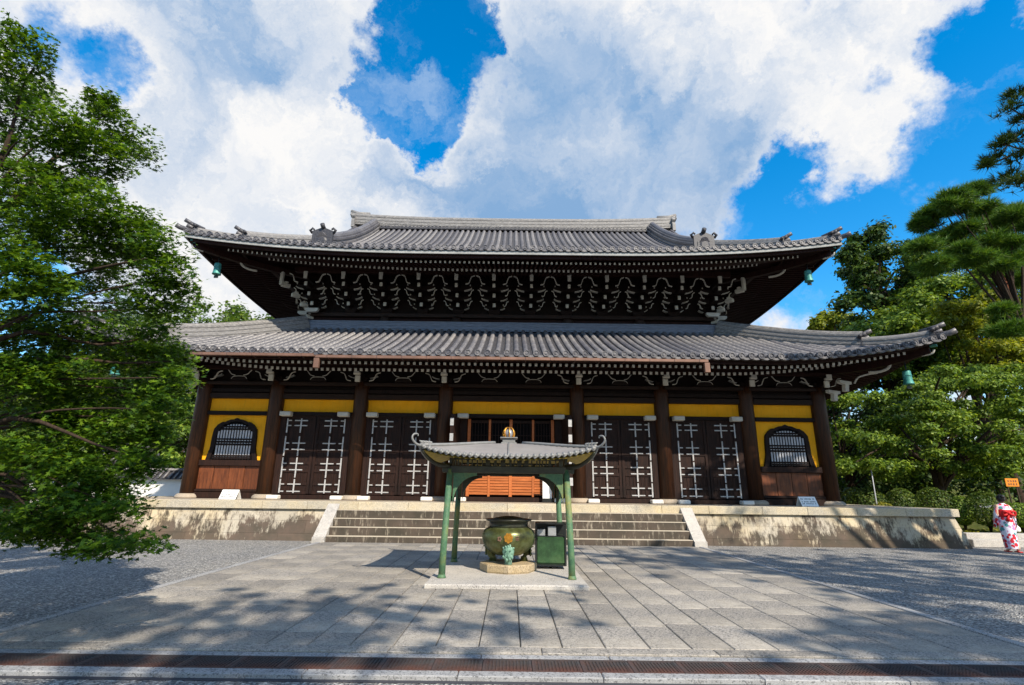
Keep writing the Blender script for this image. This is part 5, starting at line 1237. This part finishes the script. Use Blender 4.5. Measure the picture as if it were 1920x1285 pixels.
def shrub(px, py, wp, hp, Y, label, mat='azalea', z0=.45):
    c = at(px, py, Y); zc = float((c-np.array([0, 0, EYE]))@_fw); rx = wp*zc/FPX; top = c[2]+hp*zc/FPX
    t = thing('clipped_shrub', label, 'shrub', (0, 0, 0), 0, 'clipped azaleas in the garden bed'); zc_ = (top+z0)/2; rzz = (top-z0)/2
    P, N_ = puff((c[0], Y, zc_), (rx, rx*.9, rzz), 2600, .15, .86); obj('foliage', leaf_mesh('foliage', P, N_, .085*rng.uniform(.6, 1.3, len(P)), 'leaf', mat), t)
    m = MB()
    for q in range(4): a = rng.uniform(0, 6.28); m.tube([(c[0], Y, z0-.2), (c[0]+.3*rx*math.cos(a), Y+.3*rx*math.sin(a), zc_), (c[0]+.7*rx*math.cos(a), Y+.7*rx*math.sin(a), zc_+.4*rzz)], [.035, .025, .01], 5)
    m.build('stems', 'bark', t)
shrub(1622, 932, 38, 17, 23.5, 'clipped round azalea beside the base of the hall corner column')
shrub(1600, 925, 24, 12, 24.5, 'small clipped azalea tucked behind the round one at the corner column')
shrub(1688, 930, 28, 15, 23.0, 'clipped azalea between the corner azalea and the dark dome')
shrub(1748, 930, 33, 16, 22.5, 'dark domed clipped azalea left of the mossy tree trunk')
shrub(1800, 940, 20, 10, 22.0, 'bright leafy shrub at the foot of the mossy tree trunk', 'cherry')
shrub(1845, 935, 34, 14, 21.5, 'dark clipped azalea standing right behind the kimono wearer')
shrub(1910, 955, 34, 12, 20.8, 'light green low shrub past the kimono wearer under the orange sign', 'cherry')
shrub(1655, 948, 22, 6, 22.2, 'low yellowish moss cushion in front of the azaleas', 'moss')
P, N_ = [], []
n = 2600; P = np.stack([rng.uniform(15.4, 30, n), rng.uniform(19.05, 22.5, n), np.zeros(n)], 1); P[:, 2] = .05+.42*np.minimum(1, (P[:, 1]-18.9)/6.67)+.04
tag(obj('moss_cover', leaf_mesh('moss_cover', P, np.array([0, 0, 1.])+rng.normal(size=(n, 3))*.4, .14*rng.uniform(.6, 1.3, n), 'leaf', 'moss')), 'yellow-green moss and fallen leaves over the garden bed', kind='stuff')

# ---- left background: garden wall, small building, hedge, trees, wooded hill
gw = thing('garden_wall', 'white plastered garden wall with a dark tiled coping behind the maple', 'wall')
MB().box(-44, -15.2, 30.0, 30.35, 0, 1.95).build('plaster', 'white_plaster', gw); MB().box(-44, -15.2, 29.96, 30.39, 0, .5).build('footing', 'base_stone', gw)
MB().prism([(29.72, 1.95), (30.175, 2.36), (30.63, 1.95), (30.63, 2.02), (30.175, 2.46), (29.72, 2.02)][:3], -44.1, -15.1, axis='x').build('coping', 'pan', gw)
m_ = MB().tube([(0, 29.70, 2.0), (0, 30.17, 2.44)], .06, 6).mesh('coping_tile', 'tile')
for i in range(96): obj('coping_tile', m_, gw, (-44+i*.3, 0, 0))
MB().tube([(-44.1, 30.175, 2.46), (-15.1, 30.175, 2.46)], .10, 7).build('ridge_tile', 'tile', gw)
gb = thing('garden_house', 'low white house with a grey tiled roof behind the garden wall', 'house')
MB().box(-33, -21.5, 35, 40, 0, 3.0).build('wall', 'white_plaster', gb)
rf = MB().prism([(34.2, 2.9), (37.5, 4.9), (40.8, 2.9), (40.8, 3.05), (37.5, 5.1), (34.2, 3.05)][:3], -33.8, -20.7, axis='x').build('roof', 'pan', gb)
m_ = MB().tube([(0, 34.2, 2.98), (0, 37.5, 4.98)], .09, 5).mesh('tile_row', 'tile')
for i in range(36): obj('tile_row', m_, rf, (-33.6+i*.36, 0, 0))
MB().tube([(-33.9, 37.5, 5.05), (-20.6, 37.5, 5.05)], .2, 8).build('ridge', 'tile', rf)
for i in range(4): MB().cbox(-31.5+i*2.6, -30.1+i*2.6, 34.94, 34.995, 1.0, 2.3, .01).build('window', 'black', gb)
hd = thing('clipped_hedge', 'clipped box hedge in front of the white garden wall', 'hedge', (0, 0, 0)); n = 5200
P = np.stack([rng.uniform(-34, -24.5, n), rng.uniform(26.5, 27.8, n), rng.uniform(.1, 2.5, n)], 1); P[::2, 2] = 2.5+rng.normal(size=len(P[::2]))*.04; P[1::2, 1] = 26.5+rng.normal(size=len(P[1::2]))*.04
obj('foliage', leaf_mesh('foliage', P, np.array([0, -.5, .7])+rng.normal(size=(n, 3))*.5, .13*rng.uniform(.6, 1.3, n), 'leaf', 'azalea'), hd); MB().box(-33.9, -24.6, 26.6, 27.7, 0, 2.4).build('core', 'bark', hd)
crown_tree('background_tree', 'fresh green tree between the maple and the hall corner column', (-17.5, 32.5, 0), (-17.5, 32.5, 6), .3, None, None, 0, 380, .27, 'cherry', 'bark', .45, clumps=px_clumps(fill(255, 375, 770, 880, 20, 30), 32, 1.5))
crown_tree('background_tree', 'dark green tree seen under the lower eave beyond the maple', (-19, 41, 0), (-19, 41, 9), .35, None, None, 0, 360, .36, 'far', 'bark', .7, clumps=px_clumps(fill(270, 385, 690, 800, 20, 34), 40, 2))
crown_tree('background_tree', 'bright green tree behind the trunk side of the maple', (-31, 34, 0), (-31, 34, 7), .3, None, None, 0, 400, .30, 'cherry', 'bark', .5, clumps=px_clumps(fill(-40, 170, 690, 850, 30, 36), 33, 2))
crown_tree('background_tree', 'tall shaded tree over the low white house', (-30, 44, 0), (-30, 44, 11), .35, None, None, 0, 400, .40, 'darkleaf', 'bark', .7, clumps=px_clumps(fill(100, 320, 600, 850, 34, 44), 43, 3))
hill = MB(); V = []; F = []
for i in range(25):
    for j in range(9):
        x, y = -190+380*i/24, 88+120*j/8; V.append((x, y, 55*math.exp(-((x+84)/46)**2)*(1-math.exp(-j/2.2))*1.1+16*math.exp(-((x-70)/60)**2)*(1-math.exp(-j/2))-1))
for i in range(24):
    for j in range(8): F.append((i*9+j, i*9+9+j, i*9+10+j, i*9+j+1))
hill.add(V, F, 0, True); tag(hill.build('wooded_hill', 'soil'), 'wooded hill behind the temple precinct', kind='structure')
Ps, Ns = [], []
for v in V:
    for q in range(5):
        c = np.array(v)+rng.normal(size=3)*np.array([6, 5, .5]); 
        if c[2] < 3: continue
        P, N_ = puff(c+np.array([0, 0, 1.5]), (3.6, 3.6, 2.8), 120, .5); Ps.append(P); Ns.append(N_)
P = np.vstack(Ps); tag(obj('far_wood', leaf_mesh('far_wood', P, np.vstack(Ns), 1.1*rng.uniform(.6, 1.3, len(P)), 'leaf', 'far')), 'far tree canopy covering the hill', kind='stuff')

# ---- signs in the garden
os_ = thing('orange_sign', 'orange sign board with two rows of dark characters on a post under the dark tree', 'sign', (22.9, 24.6, .3))
MB().tube([(-.2, 0, 0), (-.2, 0, 1.75)], .03, 7).build('post', 'bark', os_); MB().tube([(.2, 0, 0), (.2, 0, 1.75)], .03, 7).build('post', 'bark', os_)
MB().cbox(-.30, .30, -.055, -.03, 1.72, 2.08, .008).build('board', 'orange_sign', os_)
m = MB(); rr = random.Random(5)
for zz in (1.92, 1.78):
    for i in range(4):
        xx = -.22+i*.12
        for q in range(3): m.box(xx, xx+.08, -.060, -.056, zz+q*.036, zz+q*.036+.012)
        for q in range(2): xv = xx+rr.uniform(0, .07); m.box(xv, xv+.012, -.061, -.056, zz, zz+.088)
m.build('lettering', 'ink', os_)
ws = thing('wooden_sign', 'small reddish wooden plate on a thin pale post beside the corner column', 'sign', (14.95, 22.2, .0))
MB().tube([(0, 0, 0), (.02, 0, 3.0)], .022, 7).build('post', 'slat', ws); MB().cbox(-.14, .14, -.04, -.02, 2.62, 3.0, .006).build('board', 'wood_board', ws)

# ---- visitor in a flowered kimono, seen from behind, walking away
wv = thing('person', 'person in white kimono with red flowers, walking away with a white bag', 'person', (15.15, 16.75, 0), R(-8))
bm_ = bpy.data.meshes.new('body')
J = {'pel': (0, 0, .88, .12, .10), 'spn': (0, .0, 1.08, .115, .09), 'chs': (0, .01, 1.26, .13, .10), 'nck': (0, .015, 1.385, .05, .05), 'hd0': (.0, .03, 1.45, .062, .07), 'hd1': (0, .03, 1.54, .078, .09), 'hd2': (0, .02, 1.60, .05, .06),
     'hl': (-.085, 0, .80, .085, .085), 'kl': (-.08, .05, .46, .058, .058), 'al': (-.08, -.02, .09, .036, .036), 'fl': (-.085, .11, .035, .034, .028),
     'hr': (.085, 0, .80, .085, .085), 'kr': (.08, -.02, .46, .058, .058), 'ar': (.08, -.16, .10, .036, .036), 'fr': (.085, -.05, .035, .034, .028),
     'sl': (-.16, .0, 1.31, .06, .06), 'el': (-.23, -.03, 1.07, .042, .042), 'wl': (-.19, .10, .90, .028, .028), 'gl': (-.17, .15, .84, .03, .02),
     'sr': (.16, .0, 1.31, .06, .06), 'er': (.24, -.04, 1.07, .042, .042), 'wr': (.26, .02, .85, .028, .028), 'gr': (.26, .05, .78, .03, .02)}
ks = list(J); ed_ = [('pel', 'spn'), ('spn', 'chs'), ('chs', 'nck'), ('nck', 'hd0'), ('hd0', 'hd1'), ('hd1', 'hd2'), ('pel', 'hl'), ('hl', 'kl'), ('kl', 'al'), ('al', 'fl'), ('pel', 'hr'), ('hr', 'kr'), ('kr', 'ar'), ('ar', 'fr'), ('chs', 'sl'), ('sl', 'el'), ('el', 'wl'), ('wl', 'gl'), ('chs', 'sr'), ('sr', 'er'), ('er', 'wr'), ('wr', 'gr')]
fv = []; fe = []; frad = []
for side, (wk, gk) in ((-1, ('wl', 'gl')), (1, ('wr', 'gr'))):  # five short fingers per hand
    g3 = np.array(J[gk][:3])
    for q in range(5):
        off = np.array([(-.018+.012*q) if q < 4 else -.03*side, .012 if q < 4 else .0, 0]); i0 = len(ks)+len(fv); fv += [g3+off, g3+off+np.array([0, .008, -.035-.008*(q in (1, 2))]), g3+off+np.array([0, -.002, -.062-.010*(q in (1, 2))])]; fe += [(ks.index(gk), i0), (i0, i0+1), (i0+1, i0+2)]; frad += [(.009, .009), (.008, .008), (.006, .006)]
bm_.from_pydata([J[k_][:3] for k_ in ks]+[tuple(v) for v in fv], [(ks.index(a), ks.index(b)) for a, b in ed_]+fe, [])
body = obj('body', bm_, wv); bm_.materials.append(M['skin']); md = body.modifiers.new('skin', 'SKIN'); sv = bm_.skin_vertices[0].data
for i, k_ in enumerate(ks): sv[i].radius = J[k_][3:5]; sv[i].use_root = (k_ == 'pel')
for i, r_ in enumerate(frad): sv[len(ks)+i].radius = r_
body.modifiers.new('sub', 'SUBSURF').levels = 1; body.modifiers['sub'].render_levels = 2
def loft(rings, n=20):
    m = MB(); V = []; F = []
    for cx_, cy_, z_, rx_, ry_ in rings:
        for j in range(n): a = 2*math.pi*j/n; V.append((cx_+rx_*math.cos(a), cy_+ry_*math.sin(a)*(1+.04*math.sin(5*a+z_*9)), z_))
    for i in range(len(rings)-1):
        for j in range(n): F.append((i*n+j, i*n+(j+1) % n, i*n+n+(j+1) % n, i*n+n+j))
    m.add(V, F, 0, True); return m
loft([(.0, -.01, .10, .155, .185), (0, -.005, .25, .165, .18), (0, 0, .5, .185, .175), (0, -.01, .75, .205, .175), (0, -.01, .90, .20, .165), (0, 0, 1.05, .172, .14), (0, .0, 1.20, .19, .145), (0, .005, 1.30, .20, .125), (0, .01, 1.36, .14, .095), (0, .015, 1.40, .075, .07)]).build('kimono', 'kimono', wv)
for s_ in (-1, 1):                                         # hanging sleeves
    m = MB(); V = []; F = []; n = 6
    prof = [((s_*.13, .0, 1.34), (s_*.15, .0, 1.20)), ((s_*.21, -.01, 1.27), (s_*.21, -.01, 1.00)), ((s_*.27, -.02, 1.14), (s_*.25, .0, .78)), ((s_*.285, .02, 1.0), (s_*.27, .05, .70)), ((s_*.27, .08, .93), (s_*.25, .12, .70))]
    for a, b in prof:
        a, b = np.array(a), np.array(b); th = .045
        V += [tuple(a+np.array([0, -th, 0])), tuple(b+np.array([0, -th, 0])), tuple(b+np.array([0, th, 0])), tuple(a+np.array([0, th, 0]))]
    for i in range(len(prof)-1):
        for j in range(4): F.append((i*4+j, i*4+(j+1) % 4, i*4+4+(j+1) % 4, i*4+4+j))
    F += [(0, 1, 2, 3), tuple(range(len(V)-1, len(V)-5, -1))]
    m.add(V, F, 0, True); m.build('sleeve', 'kimono', wv)
loft([(0, 0, 1.00, .186, .152), (0, 0, 1.02, .190, .157), (0, 0, 1.20, .197, .155), (0, 0, 1.215, .193, .15)]).build('obi', 'obi', wv)
m = MB()
for s_ in (-1, 1): m.tube(smooth_pts([(0, -.17, 1.12), (s_*.10, -.21, 1.17), (s_*.17, -.20, 1.15), (s_*.16, -.19, 1.06), (s_*.07, -.19, 1.08), (0, -.17, 1.11)], 3), .032, 7)
m.lathe([(.001, -.05), (.045, -.03), (.05, 0), (.045, .03), (.001, .05)], 10, (0, -.19, 1.12)); m.tube([(0, -.18, 1.10), (-.05, -.20, .98), (-.07, -.19, .88)], [.03, .04, .045], 7)
m.build('obi_bow', 'obi', wv)
m = MB().lathe([(.05, 1.43), (.088, 1.46), (.104, 1.52), (.103, 1.58), (.085, 1.63), (.045, 1.66), (.001, 1.665)], 16, (0, .0, 0), sy=1.05); m.lathe([(.001, -.05), (.045, -.035), (.06, 0), (.045, .035), (.001, .05)], 12, (0, -.085, 1.60)); m.build('hair', 'hair', wv)
for s_, yy in ((-1, .06), (1, -.10)): MB().cbox(s_*.085-.045, s_*.085+.045, yy-.12, yy+.11, .002, .03, .008).build('sandal', 'obi', wv)
bgm = loft([(.30, .06, .58, .06, .04), (.30, .06, .60, .09, .055), (.30, .06, .70, .085, .05), (.29, .06, .77, .03, .02)], 12); bgm.build('bag', 'sign_white', wv)
